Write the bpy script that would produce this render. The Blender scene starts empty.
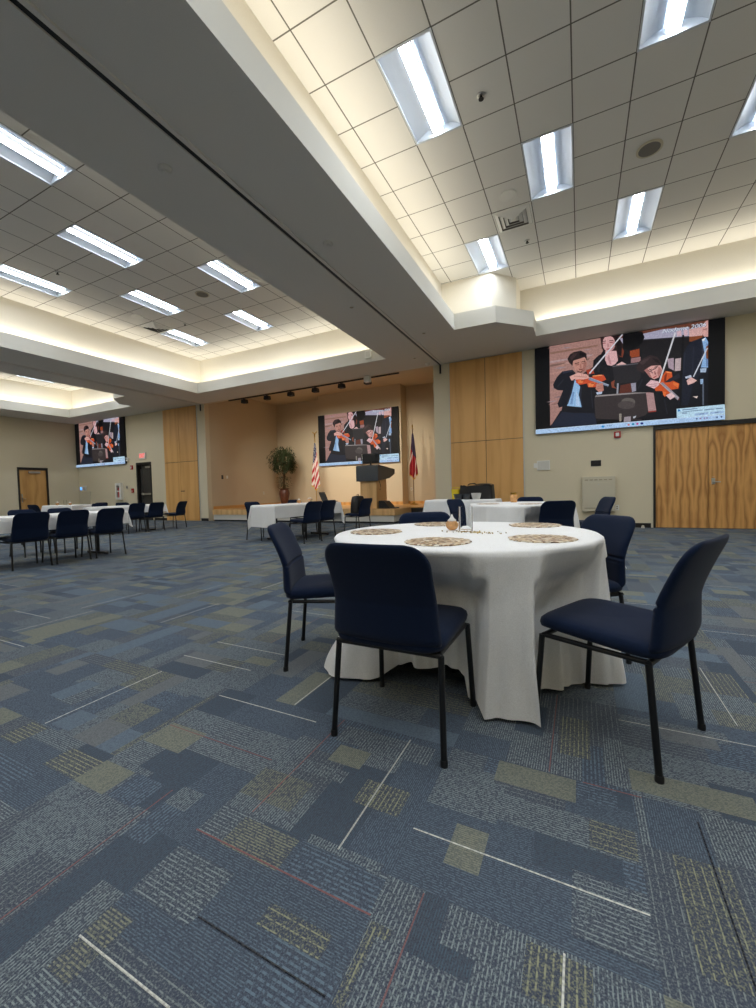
import bpy, bmesh, math, random
from mathutils import Vector, Matrix
from mathutils.geometry import tessellate_polygon
PI = math.pi
C = bpy.context.scene.collection
random.seed(7)

# ------------------------------------------------------------------ materials
def lin(c):
    o = []
    for v in c[:3]:
        v /= 255.0
        o.append(v / 12.92 if v <= .04045 else ((v + .055) / 1.055) ** 2.4)
    return (o[0], o[1], o[2], 1.0)

class NT:
    def __init__(s, name):
        s.m = bpy.data.materials.new(name); s.m.use_nodes = True
        s.t = s.m.node_tree; s.b = s.t.nodes['Principled BSDF']
    def n(s, typ, **kw):
        nd = s.t.nodes.new(typ)
        for k, v in kw.items(): setattr(nd, k, v)
        return nd
    def l(s, a, b): s.t.links.new(a, b)
    def val(s, x, sock):
        if hasattr(x, 'is_output'): s.l(x, sock)
        else: sock.default_value = x
    def math(s, op, a, b=None, c=None):
        nd = s.n('ShaderNodeMath', operation=op)
        s.val(a, nd.inputs[0])
        if b is not None: s.val(b, nd.inputs[1])
        if c is not None: s.val(c, nd.inputs[2])
        return nd.outputs[0]
    def mix(s, f, a, b, blend='MIX'):
        nd = s.n('ShaderNodeMix', data_type='RGBA', blend_type=blend)
        s.val(f, nd.inputs[0]); s.val(a, nd.inputs[6]); s.val(b, nd.inputs[7])
        return nd.outputs[2]
    def noise(s, scale, detail=3, vec=None, rough=.5):
        nd = s.n('ShaderNodeTexNoise'); nd.inputs['Scale'].default_value = scale
        nd.inputs['Detail'].default_value = detail; nd.inputs['Roughness'].default_value = rough
        if vec is not None: s.l(vec, nd.inputs['Vector'])
        return nd.outputs['Fac']
    def pos(s): return s.n('ShaderNodeNewGeometry').outputs['Position']
    def obj(s): return s.n('ShaderNodeTexCoord').outputs['Object']
    def mapping(s, vec, scale=(1, 1, 1), loc=(0, 0, 0)):
        nd = s.n('ShaderNodeMapping'); s.l(vec, nd.inputs[0])
        nd.inputs['Scale'].default_value = scale; nd.inputs['Location'].default_value = loc
        return nd.outputs[0]
    def sep(s, vec):
        nd = s.n('ShaderNodeSeparateXYZ'); s.l(vec, nd.inputs[0]); return nd.outputs
    def ramp(s, f, stops):
        nd = s.n('ShaderNodeValToRGB'); s.l(f, nd.inputs[0])
        el = nd.color_ramp.elements
        while len(el) < len(stops): el.new(.5)
        for e, (p, c) in zip(el, stops): e.position = p; e.color = c
        return nd.outputs[0]
    def bump(s, h, strength=.2, dist=.002):
        nd = s.n('ShaderNodeBump'); nd.inputs['Strength'].default_value = strength
        nd.inputs['Distance'].default_value = dist; s.l(h, nd.inputs['Height'])
        s.l(nd.outputs[0], s.b.inputs['Normal'])

def plain(name, col, rough=.6, metal=0, noise=None, amt=.12, bump=0, spec=.5):
    t = NT(name); c = lin(col)
    t.b.inputs['Roughness'].default_value = rough; t.b.inputs['Metallic'].default_value = metal
    t.b.inputs['Specular IOR Level'].default_value = spec
    if noise:
        f = t.noise(noise, 4, t.obj())
        d = tuple(x * (1 - amt) for x in c[:3]) + (1,); e = tuple(min(1, x * (1 + amt)) for x in c[:3]) + (1,)
        t.l(t.ramp(f, [(.3, d), (.7, e)]), t.b.inputs['Base Color'])
        if bump: t.bump(f, bump)
    else: t.b.inputs['Base Color'].default_value = c
    return t.m

def emit(name, col, strength):
    t = NT(name); t.b.inputs['Base Color'].default_value = lin(col)
    t.b.inputs['Emission Color'].default_value = lin(col); t.b.inputs['Emission Strength'].default_value = strength
    return t.m

def fabric(name, col, sheen=.3, wrinkle=False):
    t = NT(name); v = t.obj(); c = lin(col)
    f = t.noise(260, 2, v); g = t.noise(7, 3, v)
    a = t.mix(f, tuple(x * .72 for x in c[:3]) + (1,), tuple(min(1, x * 1.35) for x in c[:3]) + (1,))
    a = t.mix(t.math('MULTIPLY', g, .25), a, tuple(min(1, x * 1.5) for x in c[:3]) + (1,))
    t.l(a, t.b.inputs['Base Color']); t.b.inputs['Roughness'].default_value = .95
    t.b.inputs['Specular IOR Level'].default_value = .15
    t.b.inputs['Sheen Weight'].default_value = sheen
    if wrinkle: f = t.math('ADD', f, t.math('MULTIPLY', t.noise(5.5, 4, t.mapping(v, (1, 1, .35))), 14)); t.bump(f, .5, .0016)
    else: t.bump(f, .25, .001)
    return t.m

def wood(name, dark, light, ring=9.0, cell=0.0, zs=.5, amp=.55, axis=0):
    """veneer: vertical grain, with book-matched arches when cell > 0"""
    t = NT(name); v = t.obj(); x, y, z = t.sep(v)
    along = x if axis == 0 else y
    if cell: u = t.math('PINGPONG', along, cell)
    else: u = along
    cmb = t.n('ShaderNodeCombineXYZ'); t.l(u, cmb.inputs[0]); t.l(t.math('MULTIPLY', z, zs), cmb.inputs[2])
    cell_id = t.math('FLOOR', t.math('DIVIDE', along, max(cell, .6)))
    t.l(t.math('MULTIPLY', cell_id, 3.7 if not cell else .35), cmb.inputs[1])
    n1 = t.noise(2.3, 3, cmb.outputs[0])
    fl = t.math('ADD', t.math('MULTIPLY', u, ring), t.math('MULTIPLY', n1, 9 * amp))
    w = t.math('FRACT', fl)
    w = t.math('PINGPONG', t.math('MULTIPLY', w, 2), 1)
    fine = t.noise(1, 4, t.mapping(v, (140, 140, 2.2)))
    k = t.math('ADD', t.math('MULTIPLY', t.math('POWER', w, 1.5), .62), t.math('MULTIPLY', fine, .38))
    t.l(t.ramp(k, [(.12, lin(light)), (.5, tuple((a + b) / 2 for a, b in zip(lin(light), lin(dark)))), (.9, lin(dark))]), t.b.inputs['Base Color'])
    t.b.inputs['Roughness'].default_value = .42
    return t.m

def attr_color(name, rough=.8, emission=0, attr='Col'):
    t = NT(name); a = t.n('ShaderNodeAttribute', attribute_name=attr)
    if emission:
        t.b.inputs['Base Color'].default_value = (.01, .01, .01, 1)
        t.l(a.outputs['Color'], t.b.inputs['Emission Color']); t.b.inputs['Emission Strength'].default_value = emission
    else: t.l(a.outputs['Color'], t.b.inputs['Base Color'])
    if emission:
        f = t.noise(38, 4, t.obj(), .65)
        sh = t.ramp(f, [(.3, (.62, .62, .64, 1)), (.7, (1.12, 1.12, 1.1, 1))])
        t.l(t.mix(1.0, a.outputs['Color'], sh, 'MULTIPLY'), t.b.inputs['Emission Color'])
    t.b.inputs['Roughness'].default_value = rough
    return t.m

GX, GY, TILE = -3.096, 2.759, .61     # ceiling grid origin and module
def ceiling_tiles():
    t = NT('acoustic_tile'); p = t.pos(); x, y, z = t.sep(p)
    def line(c, o):
        f = t.math('FRACT', t.math('DIVIDE', t.math('SUBTRACT', c, o), TILE))
        return t.math('MAXIMUM', t.math('LESS_THAN', f, .012), t.math('GREATER_THAN', f, .988))
    g = t.math('MAXIMUM', line(x, GX), line(y, GY))
    n = t.noise(170, 3, p); n2 = t.noise(1.2, 2, p)
    tile = t.mix(n, lin((213, 211, 205)), lin((234, 232, 227)))
    tile = t.mix(t.math('MULTIPLY', n2, .25), tile, lin((206, 204, 198)))
    col = t.mix(g, tile, lin((108, 105, 98)))
    t.l(col, t.b.inputs['Base Color']); t.b.inputs['Roughness'].default_value = .95
    t.bump(t.math('SUBTRACT', t.math('MULTIPLY', n, .3), t.math('MULTIPLY', g, 1.0)), .5, .004)
    return t.m

def carpet():
    t = NT('carpet'); p = t.pos(); x, y, z = t.sep(p)
    base = t.n('ShaderNodeAttribute', attribute_name='base').outputs['Color']
    line = t.n('ShaderNodeAttribute', attribute_name='line').outputs['Color']
    par = t.n('ShaderNodeAttribute', attribute_name='par').outputs['Vector']
    d, pitch, duty = t.sep(par)
    c = t.math('ADD', t.math('MULTIPLY', x, d), t.math('MULTIPLY', y, t.math('SUBTRACT', 1, d)))
    a = t.math('ADD', t.math('MULTIPLY', y, d), t.math('MULTIPLY', x, t.math('SUBTRACT', 1, d)))
    q = t.math('DIVIDE', c, pitch)
    m = t.math('LESS_THAN', t.math('FRACT', q), duty)
    # tufts break the stripes into loops
    cm = t.n('ShaderNodeCombineXYZ'); t.l(t.math('MULTIPLY', a, 95), cm.inputs[0]); t.l(t.math('FLOOR', q), cm.inputs[1]); t.l(t.math('MULTIPLY', c, 20), cm.inputs[2])
    br = t.noise(1.0, 1, cm.outputs[0])
    m = t.math('MULTIPLY', m, t.ramp(br, [(.42, (.10, .10, .10, 1)), (.54, (1, 1, 1, 1))]))
    tuft = t.noise(330, 2, p)
    speck = t.ramp(t.noise(190, 2, p, .7), [(.50, (0, 0, 0, 1)), (.60, (1, 1, 1, 1))])
    b = t.mix(tuft, t.mix(.62, base, (0, 0, 0, 1)), t.mix(.12, base, (1, 1, 1, 1)))
    b = t.mix(t.math('MULTIPLY', speck, .5), b, line)
    col = t.mix(t.math('MULTIPLY', m, .9), b, line)
    t.l(col, t.b.inputs['Base Color']); t.b.inputs['Roughness'].default_value = 1
    t.b.inputs['Specular IOR Level'].default_value = .1
    t.bump(t.math('ADD', tuft, t.math('MULTIPLY', m, .4)), .45, .003)
    return t.m

def glass(name, col=(1, 1, 1, 1), rough=.02):
    t = NT(name); t.b.inputs['Base Color'].default_value = col
    t.b.inputs['Transmission Weight'].default_value = 1; t.b.inputs['Roughness'].default_value = rough; t.b.inputs['IOR'].default_value = 1.45
    return t.m

M = {}
M['wall'] = plain('wall_paint', (213, 202, 174), .85, noise=90, amt=.03, bump=.06)
M['tan'] = plain('tan_paint', (200, 184, 156), .85, noise=90, amt=.03, bump=.06)
M['trimpaint'] = plain('cream_paint', (202, 200, 191), .75, noise=120, amt=.02, bump=.04)
M['soffit'] = plain('soffit_paint', (214, 210, 202), .85, noise=150, amt=.04, bump=.12)
M['cove'] = plain('cove_paint', (224, 219, 206), .85, noise=60, amt=.02)
M['tile'] = ceiling_tiles()
M['carpet'] = carpet()
M['black'] = plain('black_plastic', (18, 18, 20), .5)
M['blackmetal'] = plain('black_powder_coat', (10, 10, 12), .38)
M['darkframe'] = plain('dark_bronze', (30, 27, 25), .45)
M['darkdoor'] = plain('dark_door_paint', (52, 50, 46), .5, noise=6, amt=.08)
M['white'] = plain('white_plastic', (225, 224, 218), .45)
M['bed'] = plain('white_metal', (206, 212, 218), .35)
M['alu'] = plain('aluminium', (190, 190, 188), .3, 1)
M['brass'] = plain('brass', (190, 150, 70), .28, 1)
M['beige'] = plain('beige_enamel', (196, 188, 165), .5)
M['beige2'] = plain('beige_grille', (160, 150, 128), .5)
M['grey'] = plain('charcoal_laminate', (70, 74, 78), .5)
M['red'] = plain('red_plastic', (170, 28, 26), .4)
M['exit'] = emit('exit_red', (255, 70, 60), 1.6)
M['cloth'] = fabric('white_tablecloth', (243, 241, 236), .1, True)
M['navy'] = fabric('navy_upholstery', (12, 25, 48), .08)
M['doorwood'] = wood('figured_veneer', (156, 104, 50), (220, 166, 98), ring=9, cell=.155, zs=.30, amp=.42)
M['panelwood'] = wood('maple_veneer', (202, 150, 84), (222, 172, 106), ring=2.0, cell=.0, zs=.12, amp=.30)
M['leafwood'] = wood('birch_veneer', (176, 128, 70), (205, 160, 98), ring=3, zs=.2, amp=.3, axis=1)
M['deck'] = wood('stage_wood', (176, 122, 62), (216, 164, 96), ring=4, zs=.2, amp=.3)
M['podwood'] = wood('podium_maple', (196, 152, 96), (224, 184, 128), ring=4, zs=.15, amp=.3)
M['lens'] = emit('lamp_lens', (240, 247, 255), 44)
M['lens_side'] = emit('lamp_lens_side', (240, 247, 255), .55)
M['screen'] = attr_color('screen_picture', .5, .86); M['screen'].node_tree.nodes['Principled BSDF'].inputs['Specular IOR Level'].default_value = .12
M['grille'] = plain('speaker_grille', (112, 110, 104), .6)
M['vcol'] = attr_color('printed_cloth', .85)
M['glass'] = glass('clear_glass', (.97, .98, .98, 1)); M['glass'].node_tree.nodes['Principled BSDF'].inputs['IOR'].default_value = 1.12
M['peach'] = plain('peach_glass', (214, 160, 104), .2, noise=25, amt=.25)
M['leaf'] = plain('leaf_green', (46, 58, 24), .6, noise=14, amt=.4)
M['bark'] = plain('bark', (92, 66, 42), .9, noise=30, amt=.3, bump=.3)
M['clay'] = plain('brown_glaze', (84, 48, 36), .35, noise=9, amt=.25)
M['yellow'] = plain('yellow_plastic', (222, 196, 30), .5)
M['ledblue'] = emit('blue_display', (90, 170, 255), 1.3)
M['bead'] = plain('gold_bead', (205, 178, 110), .2, .6)

def mat_placemat():
    t = NT('shell_mosaic'); v = t.obj()
    vo = t.n('ShaderNodeTexVoronoi'); vo.inputs['Scale'].default_value = 62; t.l(v, vo.inputs['Vector'])
    r = t.sep(vo.outputs['Color'])[0]
    t.l(t.ramp(r, [(.05, lin((104, 70, 48))), (.3, lin((164, 128, 92))), (.55, lin((212, 188, 150))), (.9, lin((246, 238, 222)))]), t.b.inputs['Base Color'])
    t.b.inputs['Roughness'].default_value = .3
    t.bump(vo.outputs['Distance'], .6, .004)
    return t.m
M['mat'] = mat_placemat()

# ------------------------------------------------------------------ mesh helpers
class MB:
    def __init__(s): s.v = []; s.f = []; s.c = []
    def add(s, vs, fs, col=None):
        o = len(s.v); s.v += [tuple(p) for p in vs]
        for f in fs: s.f.append(tuple(i + o for i in f)); s.c.append(col)
        return s
    def box(s, x0, x1, y0, y1, z0, z1, col=None):
        v = [(x, y, z) for z in (z0, z1) for y in (y0, y1) for x in (x0, x1)]
        return s.add(v, [(0, 2, 3, 1), (4, 5, 7, 6), (0, 1, 5, 4), (2, 6, 7, 3), (0, 4, 6, 2), (1, 3, 7, 5)], col)
    def quad(s, a, b, c, d, col=None): return s.add([a, b, c, d], [(0, 1, 2, 3)], col)
    def prism(s, poly, axis, a0, a1, col=None):
        """poly: 2-D outline; axis 'x','y','z' = extrusion axis"""
        def P(p, a):
            return {'x': (a, p[0], p[1]), 'y': (p[0], a, p[1]), 'z': (p[0], p[1], a)}[axis]
        n = len(poly); v = [P(p, a0) for p in poly] + [P(p, a1) for p in poly]
        f = [tuple(range(n - 1, -1, -1)), tuple(range(n, 2 * n))] + [(i, (i + 1) % n, n + (i + 1) % n, n + i) for i in range(n)]
        return s.add(v, f, col)
    def tube(s, pts, r, n=8, col=None, r2=None):
        pts = [Vector(p) for p in pts]; rings = []; k = len(pts)
        for i, p in enumerate(pts):
            d = (pts[min(i + 1, k - 1)] - pts[max(i - 1, 0)]).normalized()
            up = Vector((0, 0, 1)) if abs(d.z) < .95 else Vector((1, 0, 0))
            a = d.cross(up).normalized(); b = d.cross(a).normalized()
            rr = r if r2 is None else r + (r2 - r) * i / (k - 1)
            rings.append([p + a * (rr * math.cos(2 * PI * j / n)) + b * (rr * math.sin(2 * PI * j / n)) for j in range(n)])
        v = [q for rg in rings for q in rg]
        f = [(i * n + j, i * n + (j + 1) % n, (i + 1) * n + (j + 1) % n, (i + 1) * n + j) for i in range(k - 1) for j in range(n)]
        f += [tuple(range(n - 1, -1, -1)), tuple(range((k - 1) * n, k * n))]
        return s.add(v, f, col)
    def lathe(s, prof, n=24, cx=0, cy=0, cap=True, col=None):
        v = [(cx + r * math.cos(2 * PI * j / n), cy + r * math.sin(2 * PI * j / n), z) for r, z in prof for j in range(n)]
        k = len(prof)
        f = [(i * n + j, i * n + (j + 1) % n, (i + 1) * n + (j + 1) % n, (i + 1) * n + j) for i in range(k - 1) for j in range(n)]
        if cap: f += [tuple(range(n - 1, -1, -1)), tuple(range((k - 1) * n, k * n))]
        return s.add(v, f, col)
    def grid(s, fn, nu, nv, closed_u=False, col=None):
        v = [fn(i / nu, j / nv) for j in range(nv + 1) for i in range(nu + (0 if closed_u else 1))]
        w = nu if closed_u else nu + 1
        f = [(j * w + i, j * w + (i + 1) % w, (j + 1) * w + (i + 1) % w, (j + 1) * w + i) for j in range(nv) for i in range(nu)]
        return s.add(v, f, col)
    def build(s, name, mat=None, parent=None, smooth=False, loc=None, bevel=0, subd=0, angle=None, fix=False):
        me = bpy.data.meshes.new(name); me.from_pydata(s.v, [], s.f); me.update()
        if fix:
            b = bmesh.new(); b.from_mesh(me); bmesh.ops.remove_doubles(b, verts=b.verts, dist=fix); bmesh.ops.recalc_face_normals(b, faces=b.faces); b.to_mesh(me); b.free()
        if any(c is not None for c in s.c):
            at = me.color_attributes.new('Col', 'FLOAT_COLOR', 'CORNER')
            for p in me.polygons:
                cc = s.c[p.index] or (255, 255, 255)
                for li in p.loop_indices: at.data[li].color = lin(cc)
        if smooth:
            me.shade_smooth()
            if angle: me.set_sharp_from_angle(angle=math.radians(angle))
        if mat is not None: me.materials.append(mat)
        o = bpy.data.objects.new(name, me); C.objects.link(o)
        if parent is not None: o.parent = parent
        if loc: o.location = loc
        if bevel:
            b = o.modifiers.new('bevel', 'BEVEL'); b.width = bevel; b.segments = 2; b.limit_method = 'ANGLE'; b.angle_limit = math.radians(40)
        if subd:
            d = o.modifiers.new('sub', 'SUBSURF'); d.levels = subd; d.render_levels = subd
        return o

def tag(o, label, cat, group=None, kind=None):
    if label: o['label'] = label
    if cat: o['category'] = cat
    if group: o['group'] = group
    if kind: o['kind'] = kind
    return o
def thing(name, label, cat, loc=(0, 0, 0), rot=0, group=None):
    o = bpy.data.objects.new(name, None); C.objects.link(o); o.empty_display_size = .1
    o.location = loc; o.rotation_euler = (0, 0, rot)
    return tag(o, label, cat, group)
def struct(o): o['kind'] = 'structure'; return o
def copy_tree(o, parent=None):
    c = o.copy(); C.objects.link(c)
    if parent is not None: c.parent = parent
    for ch in list(o.children): copy_tree(ch, c)
    return c
def heading(d): return math.atan2(-d[0], d[1])

# ------------------------------------------------------------------ dimensions (metres, floor at 0)
YW = 10.755          # front wall plane
S = 4.32             # soffit
LIP = 4.65           # top of the cove lip
CE = 5.477           # coffer ceiling
XL, XR, YB = -20.62, 5.6, -6.0
AL, AR, YA = -12.35, -3.55, 14.76   # stage alcove
ST = .42             # stage height
EPS = .003

# ------------------------------------------------------------------ camera
def cam_rows(yaw, pitch, roll):
    cy, sy = math.cos(yaw), math.sin(yaw)
    f = Vector((-sy, cy, 0)); r = Vector((cy, sy, 0)); u = Vector((0, 0, 1))
    cp, sp = math.cos(pitch), math.sin(pitch)
    f, u = f * cp + u * sp, u * cp - f * sp
    cr, sr = math.cos(roll), math.sin(roll)
    return r * cr + u * sr, u * cr - r * sr, f
r_, u_, f_ = cam_rows(.459992059, -.0352929274, -.0260587086)
cd = bpy.data.cameras.new('camera'); cam = bpy.data.objects.new('camera', cd); C.objects.link(cam)
cd.sensor_fit = 'HORIZONTAL'; cd.sensor_width = 36; cd.lens = 36 * 408.35 / 756; cd.clip_start = .05; cd.clip_end = 100
cam.matrix_world = Matrix(((r_.x, u_.x, -f_.x, 0), (r_.y, u_.y, -f_.y, 0), (r_.z, u_.z, -f_.z, 1.0), (0, 0, 0, 1)))
bpy.context.scene.camera = cam
M['lens_warm'] = emit('warm_lamp', (255, 214, 160), 6)
SCREEN_POLYS = [
((26,25,29),[(0.091,1),(0.923,1),(0.924,0.154),(0.09,0.056)]),
((168,128,120),[(0.091,1),(0.387,1),(0.399,0.854),(0.342,0.694),(0.266,0.616),(0.189,0.454),(0.148,0.178),(0.09,0.087)]),
((140,105,92),[(0.093,0.929),(0.375,0.93),(0.367,0.913),(0.093,0.905)]),
((178,150,150),[(0.092,0.828),(0.345,0.835),(0.337,0.818),(0.092,0.805)]),
((128,98,90),[(0.092,0.787),(0.327,0.796),(0.318,0.779),(0.092,0.763)]),
((185,140,130),[(0.092,0.694),(0.285,0.708),(0.277,0.69),(0.091,0.671)]),
((150,112,105),[(0.091,0.594),(0.239,0.61),(0.231,0.593),(0.091,0.57)]),
((178,135,128),[(0.09,0.476),(0.185,0.494),(0.176,0.476),(0.09,0.452)]),
((190,145,140),[(0.089,0.341),(0.121,0.359),(0.112,0.341),(0.089,0.317)]),
((160,140,146),[(0.132,0.542),(0.155,0.554),(0.177,0.543),(0.155,0.532)]),
((150,112,106),[(0.077,0.981),(0.114,0.986),(0.149,0.977),(0.113,0.971)]),
((142,116,118),[(0.115,0.406),(0.142,0.417),(0.17,0.408),(0.142,0.396)]),
((160,140,146),[(0.226,0.829),(0.256,0.841),(0.284,0.827),(0.255,0.814)]),
((160,140,146),[(0.161,0.954),(0.195,0.959),(0.228,0.95),(0.195,0.946)]),
((160,140,146),[(0.068,0.363),(0.104,0.372),(0.14,0.366),(0.104,0.356)]),
((142,116,118),[(0.298,0.853),(0.313,0.859),(0.329,0.852),(0.313,0.845)]),
((186,146,138),[(0.177,0.78),(0.199,0.794),(0.22,0.779),(0.198,0.766)]),
((160,140,146),[(0.228,0.817),(0.263,0.83),(0.298,0.815),(0.263,0.801)]),
((186,146,138),[(0.118,0.313),(0.147,0.322),(0.175,0.315),(0.147,0.306)]),
((186,146,138),[(0.203,0.686),(0.217,0.7),(0.231,0.686),(0.217,0.672)]),
((160,140,146),[(0.284,0.895),(0.312,0.899),(0.34,0.893),(0.312,0.889)]),
((142,116,118),[(0.1,0.507),(0.114,0.515),(0.127,0.508),(0.114,0.501)]),
((176,134,122),[(0.138,0.764),(0.17,0.778),(0.201,0.762),(0.169,0.748)]),
((160,140,146),[(0.116,0.738),(0.156,0.747),(0.195,0.736),(0.156,0.726)]),
((176,134,122),[(0.106,0.477),(0.128,0.486),(0.15,0.478),(0.128,0.469)]),
((186,146,138),[(0.222,0.73),(0.248,0.74),(0.273,0.729),(0.248,0.719)]),
((160,140,146),[(0.155,0.681),(0.176,0.69),(0.197,0.681),(0.176,0.673)]),
((150,112,106),[(0.08,0.332),(0.12,0.346),(0.16,0.336),(0.12,0.322)]),
((105,62,48),[(0.478,0.983),(0.619,1),(0.809,1),(0.923,1),(0.923,0.931),(0.809,0.948),(0.477,0.944)]),
((168,165,188),[(0.485,0.957),(0.615,0.969),(0.71,0.982),(0.837,0.961),(0.837,0.866),(0.622,0.902),(0.485,0.902)]),
((216,172,168),[(0.835,0.94),(0.898,0.95),(0.898,0.853),(0.837,0.863)]),
((214,180,190),[(0.777,0.944),(0.798,0.945),(0.801,0.885),(0.78,0.884)]),
((214,180,190),[(0.81,0.945),(0.828,0.945),(0.83,0.88),(0.812,0.881)]),
((135,72,42),[(0.837,0.863),(0.901,0.856),(0.888,0.805),(0.837,0.814)]),
((29,27,31),[(0.589,0.913),(0.837,0.87),(0.838,0.656),(0.605,0.703)]),
((48,46,52),[(0.589,0.913),(0.837,0.87),(0.837,0.858),(0.589,0.9)]),
((14,14,17),[(0.505,0.982),(0.539,1),(0.607,0.994),(0.619,0.929),(0.603,0.865),(0.57,0.829),(0.539,0.815),(0.507,0.849)]),
((150,70,40),[(0.543,0.81),(0.592,0.819),(0.593,0.737),(0.543,0.736)]),
((154,116,118),[(0.542,0.729),(0.598,0.732),(0.599,0.679),(0.539,0.68)]),
((172,152,165),[(0.731,0.672),(0.763,0.672),(0.763,0.543),(0.738,0.577)]),
((192,172,175),[(0.77,0.661),(0.798,0.662),(0.796,0.535),(0.767,0.536)]),
((46,30,32),[(0.385,1),(0.424,1),(0.479,1),(0.503,0.908),(0.511,0.789),(0.486,0.726),(0.415,0.833),(0.393,0.879)]),
((19,19,25),[(0.346,0.765),(0.375,0.813),(0.413,0.837),(0.415,0.706),(0.446,0.678),(0.478,0.728),(0.509,0.836),(0.549,0.747),(0.547,0.638),(0.454,0.624),(0.457,0.441),(0.382,0.539),(0.341,0.646)]),
((222,176,178),[(0.413,0.849),(0.472,0.832),(0.48,0.727),(0.466,0.692),(0.445,0.679),(0.422,0.694),(0.41,0.755)]),
((216,166,166),[(0.465,0.912),(0.462,0.875),(0.452,0.848),(0.438,0.835),(0.423,0.839),(0.41,0.86),(0.4,0.894),(0.397,0.934),(0.4,0.971),(0.41,0.999),(0.424,1),(0.439,1),(0.453,0.985),(0.462,0.952)]),
((150,90,95),[(0.398,0.94),(0.414,0.941),(0.415,0.931),(0.399,0.928)]),
((150,90,95),[(0.435,0.938),(0.455,0.935),(0.455,0.924),(0.436,0.926)]),
((165,70,80),[(0.417,0.872),(0.441,0.87),(0.435,0.857),(0.421,0.86)]),
((222,180,178),[(0.47,0.681),(0.501,0.707),(0.526,0.672),(0.478,0.66)]),
((118,58,42),[(0.484,0.828),(0.5,0.862),(0.513,0.819),(0.505,0.751),(0.49,0.764)]),
((190,138,142),[(0.451,0.964),(0.465,0.912),(0.459,0.859),(0.44,0.833),(0.453,0.885)]),
((70,45,48),[(0.397,0.952),(0.417,0.952),(0.417,0.96),(0.397,0.96)]),
((70,45,48),[(0.434,0.95),(0.457,0.946),(0.456,0.954),(0.434,0.958)]),
((185,135,135),[(0.423,0.926),(0.431,0.926),(0.434,0.887),(0.423,0.888)]),
((60,40,42),[(0.385,1),(0.404,1),(0.398,0.949),(0.402,0.869),(0.415,0.825),(0.393,0.879)]),
((28,20,24),[(0.467,0.998),(0.488,0.968),(0.502,0.87),(0.498,0.761),(0.478,0.798),(0.472,0.91)]),
((190,140,145),[(0.431,0.805),(0.446,0.697),(0.437,0.695),(0.423,0.767)]),
((34,34,42),[(0.375,0.805),(0.387,0.778),(0.378,0.62),(0.367,0.639)]),
((38,36,40),[(0.45,0.672),(0.597,0.663),(0.6,0.467),(0.462,0.48)]),
((92,90,96),[(0.45,0.677),(0.597,0.669),(0.597,0.659),(0.45,0.665)]),
((92,46,36),[(0.493,0.456),(0.549,0.467),(0.552,0.369),(0.485,0.368)]),
((152,150,166),[(0.547,0.464),(0.587,0.465),(0.581,0.381),(0.554,0.369)]),
((150,150,160),[(0.474,0.482),(0.471,0.367),(0.48,0.364),(0.484,0.479)]),
((22,24,34),[(0.11,0.555),(0.133,0.633),(0.166,0.692),(0.226,0.696),(0.243,0.655),(0.232,0.559),(0.206,0.4),(0.179,0.298),(0.144,0.283),(0.136,0.331),(0.17,0.475),(0.136,0.485),(0.115,0.517)]),
((20,20,28),[(0.257,0.488),(0.283,0.563),(0.35,0.635),(0.414,0.591),(0.417,0.37),(0.357,0.364),(0.348,0.143),(0.368,0.022),(0.09,0.073),(0.153,0.244),(0.273,0.254),(0.257,0.422)]),
((32,38,55),[(0.092,0.073),(0.163,0.234),(0.231,0.205),(0.348,0.183),(0.365,0.05),(0.298,0.053)]),
((150,190,230),[(0.232,0.6),(0.27,0.493),(0.261,0.405),(0.278,0.262),(0.192,0.295),(0.221,0.43)]),
((180,208,240),[(0.247,0.457),(0.257,0.406),(0.269,0.272),(0.244,0.285)]),
((196,142,128),[(0.223,0.783),(0.259,0.806),(0.302,0.815),(0.31,0.735),(0.298,0.665),(0.272,0.647),(0.241,0.688)]),
((150,98,90),[(0.242,0.749),(0.265,0.75),(0.265,0.737),(0.243,0.737)]),
((150,98,90),[(0.277,0.75),(0.299,0.754),(0.299,0.743),(0.279,0.739)]),
((120,60,55),[(0.262,0.691),(0.288,0.692),(0.283,0.677),(0.267,0.677)]),
((40,30,32),[(0.197,0.824),(0.212,0.869),(0.234,0.89),(0.276,0.894),(0.307,0.852),(0.31,0.771),(0.297,0.816),(0.259,0.803),(0.231,0.794),(0.226,0.738),(0.206,0.783)]),
((205,80,45),[(0.248,0.58),(0.27,0.599),(0.333,0.583),(0.374,0.602),(0.402,0.59),(0.416,0.538),(0.374,0.509),(0.355,0.468),(0.316,0.477),(0.308,0.521),(0.266,0.515),(0.246,0.546)]),
((232,125,75),[(0.258,0.566),(0.291,0.569),(0.283,0.531),(0.258,0.533)]),
((235,132,78),[(0.316,0.519),(0.355,0.521),(0.341,0.475),(0.318,0.48)]),
((165,58,38),[(0.304,0.672),(0.343,0.674),(0.351,0.619),(0.312,0.621)]),
((226,172,162),[(0.209,0.623),(0.258,0.651),(0.308,0.622),(0.326,0.577),(0.291,0.569),(0.258,0.578),(0.219,0.575)]),
((130,142,165),[(0.325,0.585),(0.43,0.479),(0.426,0.458),(0.316,0.56)]),
((192,132,118),[(0.361,0.504),(0.398,0.503),(0.402,0.422),(0.379,0.4),(0.357,0.448)]),
((190,205,230),[(0.359,0.409),(0.394,0.411),(0.391,0.386),(0.365,0.385)]),
((135,72,52),[(0.442,0.5),(0.462,0.522),(0.458,0.457),(0.473,0.422),(0.446,0.444)]),
((212,212,222),[(0.502,1),(0.32,0.632),(0.326,0.621),(0.507,0.991)]),
((160,108,98),[(0.294,0.796),(0.309,0.743),(0.298,0.665),(0.275,0.65),(0.287,0.705),(0.292,0.748)]),
((60,42,42),[(0.24,0.753),(0.266,0.759),(0.265,0.768),(0.239,0.762)]),
((60,42,42),[(0.277,0.763),(0.301,0.763),(0.3,0.771),(0.277,0.771)]),
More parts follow.
